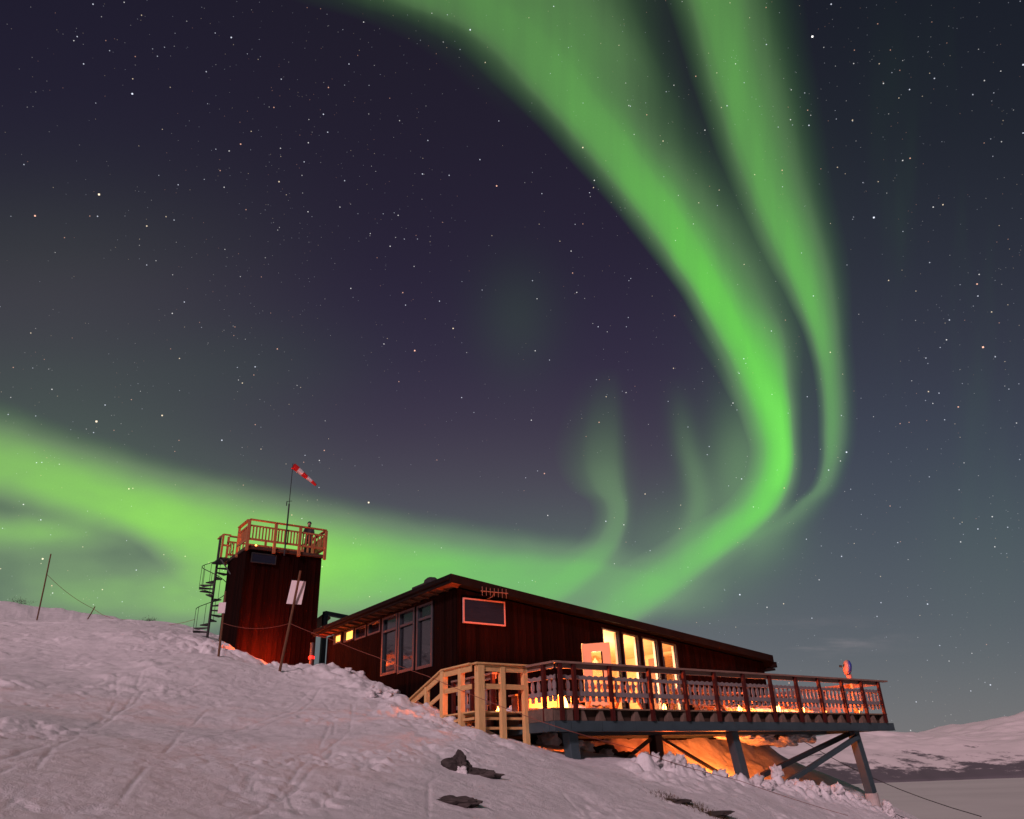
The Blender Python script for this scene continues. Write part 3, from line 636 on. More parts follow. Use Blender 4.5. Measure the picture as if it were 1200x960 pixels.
for i, (a, b_, z0, z1) in enumerate(SMALL):
    mb = MB(LO)
    for q0, q1 in ((a, a + .07), (b_ - .07, b_)): mb.box((-.46, q0, z0), (-.36, q1, z1))
    mb.box((-.455, a + .07, z0), (-.36, b_ - .07, z0 + .06)); mb.box((-.455, a + .07, z1 - .05), (-.36, b_ - .07, z1))
    w_ = mb.build('window', M_frame, lodge); w_['label'] = 'small lit window under the eave' if i > 1 else 'small dark window under the eave'
    mb = MB(LO); mb.box((-.385, a + .07, z0 + .06), (-.37, b_ - .07, z1 - .05)); mb.build('pane', M_winlit if i > 1 else M_darkpane, w_)
# lit room behind the terrace windows
CEIL = lambda t: WALLTOP(t) - .12
mb = MB(LO)
mb.box((4.0, 4.76, 1.34), (9.6, 8.6, 1.40)); mb.hexa([(4.0, 8.6, 1.4), (9.6, 8.6, 1.4), (9.6, 8.68, 1.4), (4.0, 8.68, 1.4)], [(4.0, 8.6, CEIL(4)), (9.6, 8.6, CEIL(9.6)), (9.6, 8.68, CEIL(9.6)), (4.0, 8.68, CEIL(4))])
mb.hexa([(3.92, 4.76, 1.4), (4.0, 4.76, 1.4), (4.0, 8.6, 1.4), (3.92, 8.6, 1.4)], [(3.92, 4.76, CEIL(4)), (4.0, 4.76, CEIL(4)), (4.0, 8.6, CEIL(4)), (3.92, 8.6, CEIL(4))])
mb.hexa([(9.6, 4.76, 1.4), (9.68, 4.76, 1.4), (9.68, 8.6, 1.4), (9.6, 8.6, 1.4)], [(9.6, 4.76, CEIL(9.6)), (9.68, 4.76, CEIL(9.6)), (9.68, 8.6, CEIL(9.6)), (9.6, 8.6, CEIL(9.6))])
for j in range(26):                                    # ceiling boards with shadow gaps
    n_ = 4.76 + j * .15; slab(mb, 4.0, 9.6, n_, n_ + .142, lambda t: CEIL(t) + .02, .02)
slab(mb, 3.9, 9.7, 4.76, 8.7, lambda t: CEIL(t) + .06, .03)
mb.build('room_lining', M_room, lodge)
mb = MB(LO); mb.box((9.0, 5.3, 1.4), (9.06, 6.1, 3.75)); mb.build('inner_door', M_rail, lodge)
rl = MB(LO); rl.lathe((8.0, 8.0, 3.75), [(.02, .25), (.03, .22), (.12, .1), (.16, 0)], 16); lampsh = rl.build('ceiling_lamp', M_jamb, lodge)
lamp('room light', Vector((6.9, 1.7, 2.1)), 520, (1., .58, .31), .25, lodge)
lamp('hall light', Vector((5.2, 2.3, 2.3)), 110, (1., .60, .33), .2, lodge)
# door, standing open on its left hinge
hx, hy = 4.42, 4.585; ph = R(52)
def D(s, off, z): return (hx + s * math.cos(ph) + off * math.sin(ph), hy - s * math.sin(ph) + off * math.cos(ph), z)
def dbox(m_, s0, s1, z0, z1, o0=0., o1=.05): m_.hexa([D(s0, o0, z0), D(s1, o0, z0), D(s1, o1, z0), D(s0, o1, z0)], [D(s0, o0, z1), D(s1, o0, z1), D(s1, o1, z1), D(s0, o1, z1)])
M_door = mat('pale orange brown door', (.58, .38, .22), .5, .05, 4, bump=.02)
mb = MB(LO)
dbox(mb, 0, .30, 1.44, 3.83); dbox(mb, .68, .94, 1.44, 3.83); dbox(mb, .30, .68, 1.44, 2.1); dbox(mb, .30, .68, 3.56, 3.83)
dr = mb.build('door', M_door, lodge); mb = MB(LO); dbox(mb, .30, .68, 2.1, 3.56, .02, .03); mb.build('glass', M_glass, dr)
mb = MB(LO); mb.tube([D(.87, -.05, 2.45), D(.75, -.05, 2.45)], .012, 8); mb.tube([D(.87, -.05, 2.45), D(.87, 0., 2.45)], .012, 8); mb.build('handle', M_steel_d, dr)

# solar panels, antenna
def panel(t0, t1, z0, z1, n_, label, tilt=0., fm=M_alu):
    p, PO = thing('solar_panel', t0, n_, z0, label, 'solar panel')
    def P(a, o, z): return (a, n_ - o - (z - z0) * tilt, z)
    def pb(m_, a0, a1, c0, c1, o0, o1): m_.hexa([P(a0, o0, c0), P(a1, o0, c0), P(a1, o1, c0), P(a0, o1, c0)], [P(a0, o0, c1), P(a1, o0, c1), P(a1, o1, c1), P(a0, o1, c1)])
    m_ = MB(PO); w_ = .045
    pb(m_, t0, t1, z0, z0 + w_, .06, .11); pb(m_, t0, t1, z1 - w_, z1, .06, .11); pb(m_, t0, t0 + w_, z0 + w_, z1 - w_, .06, .11); pb(m_, t1 - w_, t1, z0 + w_, z1 - w_, .06, .11); m_.build('frame', fm, p)
    m_ = MB(PO); pb(m_, t0 + w_, t1 - w_, z0 + w_, z1 - w_, .07, .095); m_.build('cells', M_solar, p)
    for a in (t0 + .3, t1 - .3):
        m_ = MB(PO); pb(m_, a - .03, a + .03, z0 + .05, z1 - .05, 0., .069); m_.build('bracket', M_steel_d, p)
panel(-.30, 1.27, 4.18, 4.94, 4.598, 'dark solar panel with pale frame on the long lodge wall')
ant, AO = thing('antenna', .55, 4.55, 4.97, 'small television antenna above the framed solar panel on the lodge wall', 'antenna')
mb = MB(AO); mb.tube([(.62, 4.59, 4.98), (.62, 4.25, 5.0), (.62, 4.12, 5.1)], .014, 6); mb.tube([(.1, 4.1, 5.1), (1.12, 4.1, 5.12)], .013, 6); mb.build('boom', M_rail, ant)
for a in (.15, .3, .45, .6, .75, .9, 1.05):
    mb = MB(AO); h_ = .12 + .05 * abs(a - .5); mb.tube([(a, 4.1, 5.1 - h_), (a, 4.1, 5.1 + h_)], .007, 5); mb.build('element', M_rail, ant)

# ------------------------------------------------------------------ terrace
ZF = 1.41
terr_, TO = thing('terrace', 6.5, 2., .9, 'raised timber terrace on slanting steel legs in front of the lodge', 'terrace')
mb = MB(TO)
for j in range(38):
    n_ = -.06 + j * .122; mb.box((-.60, n_, ZF - .035), (14.02, n_ + .114, ZF))
mb.build('floor', M_deck, terr_)
mb = MB(TO)
for j in range(24): mb.box((-.45 + j * .62, .16, 1.13), (-.37 + j * .62, 4.56, ZF - .04))
mb.box((-.58, .12, 1.12), (14.0, .155, ZF - .038)); mb.build('joist', M_dark, terr_)
for j in range(23):                                     # tapered joist ends seen along the front edge
    a = .35 + j * .612; mb = MB(TO)
    if a > 13.9: break
    mb.hexa([(a - .12, -.05, 1.115), (a + .12, -.05, 1.115), (a + .12, .10, 1.115), (a - .12, .10, 1.115)], [(a - .045, -.02, ZF - .038), (a + .045, -.02, ZF - .038), (a + .045, .10, ZF - .038), (a - .045, .10, ZF - .038)])
    mb.build('joist_end', M_joist, terr_)
mb = MB(TO); mb.box((-.63, -.05, 1.115), (-.602, 4.5, ZF - .005)); mb.box((-.60, -.085, 1.115), (-.02, -.058, ZF - .05)); mb.build('rim_board', M_joist, terr_)
mb = MB(TO)
edges = [-.62 + .0, -.1, .9, 2.05, 3.35, 4.6, 5.95, 7.2, 8.5, 9.7, 10.9, 12.1, 13.3, 14.22]
for a, b_ in zip(edges[:-1], edges[1:]): mb.box((a + .006, -.10, .885), (b_ - .006, .10, 1.11))
mb.box((-.59, -.13, .87), (14.2, .13, .884))
mb.box((-.62, .105, .885), (-.40, 4.5, 1.11))
for n_ in (2.5, 4.3): mb.box((-.4, n_ - .08, .9), (14.1, n_ + .08, 1.10))
mb.box((14.0, .105, .89), (14.2, 4.5, 1.10)); mb.build('beam', M_steel, terr_)
def leg(top, foot, w_, m_=M_steel, name='support_leg'):
    b2 = MB(TO); b2.bar(top, foot, w_, w_, up=(0, 1, 0)); return b2.build(name, m_, terr_, bevel=.012)
def g_tn(t, n_): x, y, _ = W(t, n_); return gz(x, y)
leg((.14, .28, .88), (.24, .28, -.1), .28)
leg((6.18, .28, .88), (6.52, .28, -1.), .27)
lg = leg((12.30, .28, .88), (12.60, .28, -.98), .27)
mb = MB(TO); mb.tube([(12.60, .28, -2.2), (12.60, .28, -.985)], [.22, .20], 18); mb.build('footing', M_conc, lg)
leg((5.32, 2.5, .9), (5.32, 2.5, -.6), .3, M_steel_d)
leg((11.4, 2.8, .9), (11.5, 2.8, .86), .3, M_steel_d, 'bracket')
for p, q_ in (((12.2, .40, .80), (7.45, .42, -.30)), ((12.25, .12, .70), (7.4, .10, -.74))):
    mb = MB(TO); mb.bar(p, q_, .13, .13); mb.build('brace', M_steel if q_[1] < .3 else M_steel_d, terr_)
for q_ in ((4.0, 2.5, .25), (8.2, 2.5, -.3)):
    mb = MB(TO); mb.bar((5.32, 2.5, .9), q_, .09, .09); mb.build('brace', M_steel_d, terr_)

def rail_run(p, q_, posts=(), end0=0., end1=0., pitch=.215, cap=True):
    """profiled balusters with two boards and a flat cap from p to q (t,n); posts: distances along it"""
    P0 = Vector((p[0], p[1], 0)); P1 = Vector((q_[0], q_[1], 0)); L = (P1 - P0).length; d = (P1 - P0) / L; nn = Vector((-d.y, d.x, 0))   # nn: towards the terrace
    def Q(s, o, z): v = P0 + d * s + nn * o; return (v.x, v.y, z)
    def qb(m_, s0, s1, o0, o1, z0, z1): m_.hexa([Q(s0, o0, z0), Q(s1, o0, z0), Q(s1, o1, z0), Q(s0, o1, z0)], [Q(s0, o0, z1), Q(s1, o0, z1), Q(s1, o1, z1), Q(s0, o1, z1)])
    for s in posts:
        m_ = MB(TO); qb(m_, s - .045, s + .045, -.125, -.035, 1.115, 2.44); m_.build('railing_post', M_redpost, terr_)
    marks = [0.] + list(posts) + [L] if posts else [0., L]
    marks = sorted(set(round(x, 3) for x in marks))
    for s0, s1 in zip(marks[:-1], marks[1:]):
        if s1 - s0 < .25: continue
        m_ = MB(TO); k_ = max(2, round((s1 - s0) / pitch)); w_ = (s1 - s0) / k_
        prof = [(1.565, .045), (1.62, .058), (1.70, .062), (1.80, .062), (1.84, .036), (1.88, .058), (1.98, .062), (2.04, .036), (2.09, .032), (2.12, .052), (2.14, .052)]
        for j in range(k_):
            c_ = s0 + (j + .5) * w_; b = []
            for o_ in (.035, .06):
                for z, h_ in prof: b += [Q(c_ - h_, o_, z), Q(c_ + h_, o_, z)]
            n2 = len(prof); fs = []
            for i_ in range(n2 - 1):
                a0 = 2 * i_; c0 = 2 * n2 + 2 * i_
                fs += [(a0, a0 + 1, a0 + 3, a0 + 2), (c0 + 1, c0, c0 + 2, c0 + 3), (a0, a0 + 2, c0 + 2, c0), (a0 + 1, c0 + 1, c0 + 3, a0 + 3)]
            fs += [(0, 2 * n2, 2 * n2 + 1, 1), (2 * n2 - 2, 2 * n2 - 1, 4 * n2 - 1, 4 * n2 - 2)]
            m_.add(b, fs)
        qb(m_, s0 + .003, s1 - .003, .004, .032, 1.69, 1.80)
        # upper board with a scalloped top edge
        ks = k_ * 4; b = []
        for i_ in range(ks + 1):
            s_ = s0 + .003 + (s1 - s0 - .006) * i_ / ks; zt_ = 2.175 + .016 * math.cos(2 * math.pi * i_ / 4)
            b += [Q(s_, .004, 2.085), Q(s_, .032, 2.085), Q(s_, .032, zt_), Q(s_, .004, zt_)]
        fs = [(0, 3, 2, 1), (4 * ks, 4 * ks + 1, 4 * ks + 2, 4 * ks + 3)]
        for i_ in range(ks):
            a0 = 4 * i_
            for e in range(4): fs.append((a0 + e, a0 + (e + 1) % 4, a0 + 4 + (e + 1) % 4, a0 + 4 + e))
        m_.add(b, fs); m_.build('baluster_panel', M_bal, terr_)
    if cap:
        m_ = MB(TO); qb(m_, -end0, L + end1, -.135, .035, 2.44, 2.49); qb(m_, .0, L, -.03, .0, 2.33, 2.437); m_.build('handrail', M_rail, terr_)
FP = [.07, .51, 1.72, 3.14, 4.48, 5.75, 7.03, 8.27, 9.55, 10.74, 12.01, 13.16, 14.21]
rail_run((-.45, -.04), (13.98, -.04), FP, .14, .35)
rail_run((-.60, 1.24), (-.475, -.02), [.06, .95], 0, .05)
rail_run((-.60, 4.5), (-.60, 2.35), [.06, 1.05, 2.09])
rail_run((13.93, .0), (13.93, 4.5), [1.1, 2.2, 3.3, 4.4], -.16, .1)

# snow ridges added on the terrace to catch lantern light as a glow band
def ridge(t0, t1, n_, w_, h_, label, seed):
    m_ = MB((t0, n_, ZF)); K = int((t1 - t0) / .09); q_ = random.Random(seed); b = []; n2 = 8
    for i_ in range(K + 1):
        u_ = i_ / K; t_ = t0 + (t1 - t0) * u_; e_ = min(1, u_ * 8, (1 - u_) * 8) ** .5
        for j in range(n2 + 1):
            a_ = math.pi * j / n2; k_ = e_ * (1 + q_.uniform(-.22, .22)); b.append((t_ + q_.uniform(-.02, .02), n_ - math.cos(a_) * w_ * k_, ZF + .003 + math.sin(a_) * h_ * k_))
    fs = [(i_ * (n2 + 1) + j, i_ * (n2 + 1) + j + 1, (i_ + 1) * (n2 + 1) + j + 1, (i_ + 1) * (n2 + 1) + j) for i_ in range(K) for j in range(n2)]
    m_.add(b, fs); o = m_.build('bounce_snow_ridge', M_snow2, None, True); o.location = W(t0, n_, ZF); o.rotation_euler = (0, 0, TH)
    return tag(o, label, 'snow')
ridge(-.3, 4.0, 2.55, .35, .30, 'snow ridge added behind the brightest lantern to catch its glow', 1)
ridge(7.2, 13.4, 2.1, .35, .28, 'long snow ridge added on the outer half of the terrace to catch lantern glow', 2)
# lanterns standing on the terrace floor
def lantern(t, n_, e, label, s=1., col=(1., .15, .022)):
    p, LL = thing('lantern', t, n_, ZF, label, 'lantern', 'lanterns on the terrace floor')
    m_ = MB(LL); m_.box((t - .09 * s, n_ - .09 * s, ZF + .002), (t + .09 * s, n_ + .09 * s, ZF + .03)); m_.box((t - .09 * s, n_ - .09 * s, ZF + .27 * s), (t + .09 * s, n_ + .09 * s, ZF + .29 * s))
    for a, c_ in ((-1, -1), (1, -1), (1, 1), (-1, 1)): m_.box((t + a * .085 * s - .008, n_ + c_ * .085 * s - .008, ZF + .03), (t + a * .085 * s + .008, n_ + c_ * .085 * s + .008, ZF + .27 * s))
    m_.lathe((t, n_, ZF + .29 * s), [(.09 * s, 0), (.02, .06), (.03, .1)], 12); m_.build('case', M_steel_d, p)
    m_ = MB(LL); m_.lathe((t, n_, ZF + .035), [(.03, 0), (.055 * s, .04), (.06 * s, .10 * s), (.03 * s, .18 * s), (.008, .22 * s)], 12); m_.build('flame', M_lampglow, p, True)
    lamp("lantern light", Vector((0, .17 * s, .17 * s)), e * 1.25, col, .05, p)
lantern(.62, 1.0, 900, 'bright lantern at the near left corner of the terrace', 1.5)
lantern(4.2, .9, 60, 'lantern on the terrace in front of the first lit window')
lantern(7.6, 1.0, 110, 'lantern on the terrace just right of the lit windows')
lantern(9.2, .8, 380, 'bright lantern near the lower end of the lodge wall', 1.5)
lantern(10.5, .8, 260, 'lantern between the lower lodge end and the viewer', 1.2)
lantern(12.0, 1.0, 110, 'lantern left of the round headed viewer')
lantern(13.5, .7, 40, 'lantern at the outer end of the terrace')
lantern(-.2, 2.9, 90, 'lantern beside the top of the pine stairs')

def bench(t, n_, w_, label):
    p, LL = thing('bench', t, n_, ZF, label, 'bench', 'benches on the terrace')
    m_ = MB(LL); m_.box((t - w_ / 2, n_ - .16, ZF + .42), (t + w_ / 2, n_ + .16, ZF + .46)); m_.build('seat', M_rail, p)
    for a in (t - w_ / 2 + .12, t + w_ / 2 - .12):
        m_ = MB(LL); m_.box((a - .03, n_ - .14, ZF + .002), (a + .03, n_ + .14, ZF + .419)); m_.build('leg', M_rail, p)
    m_ = MB(LL); m_.box((t - w_ / 2 + .15, n_ - .015, ZF + .14), (t + w_ / 2 - .15, n_ + .015, ZF + .419)); m_.build('apron', M_rail, p)
bench(.3, 1.8, 1.6, 'low bench added to shade the lower lodge wall from the brightest lantern')  # added to block lantern light from the lower lodge wall
bench(10., 3.6, 2.4, 'low bench against the lower end of the lodge wall')
def picnic(t, n_, label):
    p, LL = thing('picnic_table', t, n_, ZF, label, 'table', 'picnic tables on the terrace')
    m_ = MB(LL)
    for j in range(5): m_.box((t - .75, n_ - .36 + j * .146, ZF + .71), (t + .75, n_ - .36 + j * .146 + .135, ZF + .75))
    m_.build('tabletop', M_rail, p)
    for s_ in (-1, 1):
        m_ = MB(LL); m_.box((t - .75, n_ + s_ * .66 - .13, ZF + .43), (t + .75, n_ + s_ * .66 + .13, ZF + .47)); m_.build('seat', M_rail, p)
    for a in (-.55, .55):
        for s_ in (-1, 1):
            m_ = MB(LL); m_.bar((t + a + s_ * .022, n_ + s_ * .2, ZF + .705), (t + a + s_ * .022, n_ + s_ * .66, ZF + .01), .04, .09); m_.build('leg', M_rail, p)
        m_ = MB(LL); m_.box((t + a - .07, n_ - .78, ZF + .36), (t + a - .046, n_ + .78, ZF + .425)); m_.build('crossbar', M_rail, p)
picnic(2.9, 1.6, 'picnic table left of the open door'); picnic(6.2, 1.5, 'picnic table before the middle lit windows'); picnic(8.3, 2.2, 'picnic table right of the lit windows'); picnic(11.6, 2.4, 'picnic table beyond the lodge end')

# coin viewer on the outer corner
vw, VO = thing('coin_viewer', 13.35, 1.0, ZF, 'round headed viewing binoculars on a post at the outer terrace end', 'viewer')
vt, vn = 13.35, .62
mb = MB(VO); mb.tube([(vt, vn, ZF), (vt, vn, ZF + .06), (vt, vn, ZF + .061), (vt, vn, 2.58)], [.13, .12, .06, .05], 14); mb.build('column', M_pine_h, vw)
mb = MB(VO); mb.tube([(vt, vn, 2.58), (vt - .02, vn, 2.66), (vt - .05, vn, 2.74)], [.07, .09, .10], 14); mb.build('yoke', M_alu, vw)
ax = Vector((-.68, .66, .20)).normalized(); c0 = Vector((vt - .06, vn, 2.98))
mb = MB(VO); mb.tube([c0 + ax * z for z in (-.15, -.13, -.07, .0)], [.05, .16, .245, .26], 22); mb.build('head', M_bluepl, vw, True)
mb = MB(VO); mb.tube([c0 + ax * z for z in (.0, .06, .10)], [.262, .24, .18], 22); mb.build('face_plate', M_alu, vw, True)
for s_ in (-1, 1):
    e = c0 + ax * .10 + Vector((.02, s_ * .085, .03)); mb = MB(VO); mb.tube([e, e + ax * .09], .04, 12); mb.build('eyepiece', M_steel_d, vw)

# ------------------------------------------------------------------ pine stairs
st_, SO = thing('pine_stairs', -1.3, 1.7, 1.0, 'new pine stairs and landing with post railing leading up to the terrace', 'stairs')
mb = MB(SO)
for j in range(12): mb.box((-2.18 + .0, 1.06 + j * .122, 1.365), (-.64, 1.06 + j * .122 + .114, 1.40))
mb.build('landing', M_pine, st_)
def post(t, n_, zt, w_=.11, big=False):
    m_ = MB(SO); m_.box((t - w_ / 2, n_ - w_ / 2, .35), (t + w_ / 2, n_ + w_ / 2, zt)); return m_.build('post', M_pine, st_)
post(-.66, 1.0, 2.44, .13); post(-1.38, .97, 2.44, .13); post(-2.04, .98, 2.47, .18); post(-2.17, 1.62, 2.44, .13); post(-2.2, 2.43, 2.46, .15)
post(-2.2, 3.30, 2.16, .11); post(-2.2, 4.25, 1.84, .11)
post(-1.1, 2.43, 2.44, .11)
mb = MB(SO); mb.box((-2.2, .86, 2.47), (-.60, 1.06, 2.51)); mb.box((-2.16, .935, 2.31), (-.66, .965, 2.462)); mb.build('handrail', M_pine_h, st_)
mb = MB(SO); mb.box((-2.29, 1.075, 2.47), (-2.11, 2.44, 2.51)); mb.box((-2.225, 1.075, 2.31), (-2.195, 2.44, 2.462))
mb.hexa([(-2.29, 2.445, 2.47), (-2.11, 2.445, 2.47), (-2.11, 5.6, 1.42), (-2.29, 5.6, 1.42)], [(-2.29, 2.445, 2.51), (-2.11, 2.445, 2.51), (-2.11, 5.6, 1.46), (-2.29, 5.6, 1.46)])
mb.hexa([(-2.225, 2.5, 2.30), (-2.195, 2.5, 2.30), (-2.195, 5.6, 1.26), (-2.225, 5.6, 1.26)], [(-2.225, 2.5, 2.45), (-2.195, 2.5, 2.45), (-2.195, 5.6, 1.41), (-2.225, 5.6, 1.41)])
mb.build('handrail', M_pine_h, st_)
mb = MB(SO); mb.box((-1.98, .94, 1.90), (-.70, .97, 2.02)); mb.box((-2.215, 1.1, 1.90), (-2.185, 2.42, 2.02))
mb.hexa([(-2.215, 2.5, 1.86), (-2.185, 2.5, 1.86), (-2.185, 5.4, .90), (-2.215, 5.4, .90)], [(-2.215, 2.5, 1.97), (-2.185, 2.5, 1.97), (-2.185, 5.4, 1.01), (-2.215, 5.4, 1.01)]); mb.build('midrail', M_pine_h, st_)
mb = MB(SO)
for z_ in (1.26, 1.04): mb.box((-2.1, 1.05, z_ - .06), (-.62, 1.08, z_)); mb.box((-2.16, 1.09, z_ - .06), (-2.13, 2.6, z_))
mb.build('skirt_board', M_pine_h, st_)
for j in range(8):
    mb = MB(SO); mb.box((-2.15, 2.55 + j * .36, 1.23 - j * .12), (-1.15, 2.9 + j * .36, 1.27 - j * .12)); mb.build('tread', M_pine, st_)

# lamp under the terrace
fl, FO_ = thing('flood_lamp', 5.9, 2.2, -.2, 'orange flood lamp glowing under the terrace by the inner leg', 'lamp')
mb = MB(FO_); mb.tube([(5.9, 2.1, .15), (5.9, 2.3, .18)], [.12, .09], 14); mb.tube([(5.9, 2.2, .1), (5.9, 2.2, -.6)], .02, 8); mb.build('housing', M_steel_d, fl)
mb = MB(FO_); mb.tube([(5.9, 2.32, .18), (5.9, 2.35, .185)], .085, 14); mb.build('lens', M_underglow, fl)
lamp('flood light', Vector((.15, .45, .42)), 130, (1., .12, .02), .1, fl)
sl = bpy.data.lights.new('drift fill', 'POINT'); sl.energy = 330; sl.color = (1., .19, .03); sl.shadow_soft_size = .35  # added bare light without a lamp body, brightens the drift under the terrace
sl2 = bpy.data.objects.new('drift fill', sl); COL.objects.link(sl2); sl2.parent = fl; sl2.location = (2.6, .4, .1)

# ------------------------------------------------------------------ watch tower
tw, WO = thing('watch_tower', -1.96, 17.4, 3.5, 'square dark red board tower with a railed viewing platform', 'tower')
mb = MB(WO); mb.box((-3.60, 16.2, 2.9), (-.32, 18.75, 8.86)); mb.build('wall', M_clad_t, tw)
mb = MB(WO); mb.box((-3.66, 16.05, 8.84 + .025), (-.26, 18.9, 8.99)); mb.build('platform', M_dark, tw)
for c_ in (-3.61, -.44):
    mb = MB(WO); mb.box((c_, 16.18, 2.95), (c_ + .13, 16.198, 8.8)); mb.build('corner_board', M_clad_t, tw)
def tpost(t, n_, w_=.11):
    m_ = MB(WO); m_.box((t - w_ / 2, n_ - w_ / 2, 8.76), (t + w_ / 2, n_ + w_ / 2, 10.05)); m_.build('railing_post', M_orail, tw)
for t_ in (-3.68, -2.53, -1.44, -.26): tpost(t_, 16.0)
for t_ in (-3.68, -.24): tpost(t_, 17.35, .09)
for t_ in (-3.68, -2.0, -.24): tpost(t_, 18.88, .09)
def trail(p, q_, k_):
    P0 = Vector((p[0], p[1], 0)); P1 = Vector((q_[0], q_[1], 0)); z = Vector((0, 0, 1))
    m_ = MB(WO); m_.bar(P0 + z * 10.085, P1 + z * 10.085, .15, .045); m_.build('handrail', M_orail, tw)
    m_ = MB(WO); m_.bar(P0 + z * 9.83, P1 + z * 9.83, .03, .07); m_.bar(P0 + z * 9.25, P1 + z * 9.25, .03, .09)
    d = (P1 - P0); o_ = Vector((-d.y, d.x, 0)).normalized() * .03
    for j in range(k_):
        c_ = P0 + d * ((j + .5) / k_) + o_; m_.bar(c_ + z * 9.21, c_ + z * 9.86, .03, .055, up=(d.x, d.y, 0))
    m_.build('baluster_panel', M_orail, tw)
trail((-3.68, 16.0), (-.26, 16.0), 25); trail((-.24, 16.08), (-.24, 18.85), 20); trail((-3.68, 17.4), (-3.68, 16.08), 9); trail((-.3, 18.88), (-3.64, 18.88), 24)
panel(-3.42, -2.36, 8.30, 8.72, 16.178, 'dark unframed solar panel under the tower platform', 0., M_steel_d)
tl, TL = thing('platform_lamp', -3.2, 16.35, 9.0, 'small orange lamp at the foot of the tower railing', 'lamp')
mb = MB(TL); mb.box((-3.26, 16.3, 8.995), (-3.14, 16.4, 9.05)); mb.build('base', M_steel_d, tl)
mb = MB(TL); mb.blob((-3.2, 16.35, 9.09), (.045, .045, .05), 10, 0); mb.build('lens', M_underglow, tl)
lamp('platform light', Vector((.15, .55, .35)), 42, (1., .25, .05), .06, tl)

# windsock on its mast
ws, SOK = thing('windsock', -2.09, 15.93, 8.6, 'red and white windsock flying from a thin mast on the tower railing', 'windsock')
mb = MB(SOK); mb.tube([(-2.09, 15.92, 8.7), (-2.09, 15.92, 11.0)], .035, 8); mb.tube([(-2.09, 15.92, 11.0), (-2.09, 15.92, 12.9)], .016, 6)
mb.tube([(-2.20, 15.92, 11.1), (-1.98, 15.92, 11.15)], .012, 5); mb.tube([(-2.2, 15.92, 11.1), (-2.2, 15.92, 10.9)], .02, 6); mb.build('mast', M_steel_d, ws)
sd_ = Vector((.99, .05, -.52)).normalized(); s0_ = Vector((-2.07, 15.92, 12.78)); L_ = 1.3
for j, (a, b_) in enumerate(((0, .2), (.2, .4), (.4, .6), (.6, .8), (.8, 1.))):
    mb = MB(SOK); r0_, r1_ = .145 - .09 * a, .145 - .09 * b_
    pts = [s0_ + sd_ * L_ * (a + (b_ - a) * i_ / 4) + Vector((0, 0, -.09 * (a + (b_ - a) * i_ / 4) ** 2 + .012 * math.sin(9 * (a + (b_ - a) * i_ / 4)))) for i_ in range(5)]
    mb.tube(pts, [r0_ + (r1_ - r0_) * i_ / 4 for i_ in range(5)], 14, cap=(j == 4)); o = mb.build('sock_band', M_redcloth if j % 2 == 0 else M_whitecloth, ws, True)
    o['label'] = 'red band of the sock' if j % 2 == 0 else 'white band of the sock'

# spiral stairs up the tower's rear left side
sp, PO = thing('spiral_staircase', -4.3, 18.7, 5.6, 'black iron spiral staircase climbing to the tower platform', 'staircase')
cx, cy = -3.85, 19.62; zb, zt = 6.0, 8.98
mb = MB(PO); mb.tube([(cx, cy, 5.4), (cx, cy, 10.25)], .055, 10); mb.build('newel', M_iron, sp)
NTR = 17; a0 = R(180 - 36 + 25); tot_ = R(-575)
for j in range(NTR):
    a = a0 + tot_ * j / (NTR - 1); z = zb + (zt - zb) * j / (NTR - 1); mb = MB(PO); da = R(15)
    p = [(cx + r_ * math.cos(a + s_), cy + r_ * math.sin(a + s_)) for r_, s_ in ((.05, -.5), (.62, -da), (.62, da), (.05, .5))]
    mb.hexa([(x_, y_, z - .05) for x_, y_ in p], [(x_, y_, z) for x_, y_ in p]); mb.build('tread', M_iron, sp)
    mb = MB(PO); mb.tube([(cx + .61 * math.cos(a), cy + .61 * math.sin(a), z - .03), (cx + .61 * math.cos(a), cy + .61 * math.sin(a), z + .92)], .011, 5); mb.build('baluster', M_iron, sp)
hp = []
for j in range(90):
    u_ = j / 89; a = a0 + tot_ * u_; hp.append((cx + .61 * math.cos(a), cy + .61 * math.sin(a), zb + (zt - zb) * u_ + .92))
mb = MB(PO); mb.tube(hp, .017, 6); mb.build('handrail', M_iron, sp)
mb = MB(PO); mb.box((-4.1, 18.3, 8.90), (-3.72, 19.5, 8.95)); mb.bar((-4.05, 18.4, 8.9), (-3.62, 18.1, 8.2), .05, .05); mb.build('bridge', M_iron, sp)
mb = MB(PO)
for n_ in (18.35,):
    mb.bar((-4.06, n_, 9.98), (-3.74, n_, 9.98), .09, .05); mb.bar((-4.06, n_, 9.5), (-3.74, n_, 9.5), .03, .08)
mb.bar((-4.06, 18.35, 9.98), (-4.06, 19.2, 9.98), .06, .05); mb.bar((-4.06, 18.35, 8.96), (-4.06, 18.35, 9.95), .08, .08, up=(0, 1, 0)); mb.build('bridge_rail', M_orail, sp)

# roof frame behind the lodge
rc, RO = thing('porch_frame', -.6, 15.6, 3., 'small dark open porch frame with a slanting roof behind the lodge eave', 'porch')
def px3(u, v, Y):
    g = (u - 600) / FOC * RI + (480 - v) / FOC * UP + FW; return g * (Y / g.y)
def to_l(p): t_, n_ = tn(p[0], p[1]); return Vector((t_, n_, p[2]))
a = to_l(px3(380, 718.5, 35)); b_ = to_l(px3(406, 723.5, 36)); c = to_l(px3(380, 738, 35)); d0 = to_l(px3(363, 733, 34)); d1 = to_l(px3(380, 720, 35.2))
mb = MB(RO); mb.bar(a, b_, .25, .16); mb.bar(a + Vector((.05, 0, -.08)), Vector((a.x + .05, a.y, 2.8)), .2, .2, up=(0, 1, 0)); mb.bar(b_ + Vector((0, 0, -.08)), Vector((b_.x, b_.y, 2.8)), .16, .16, up=(0, 1, 0)); mb.build('frame', M_steel, rc)
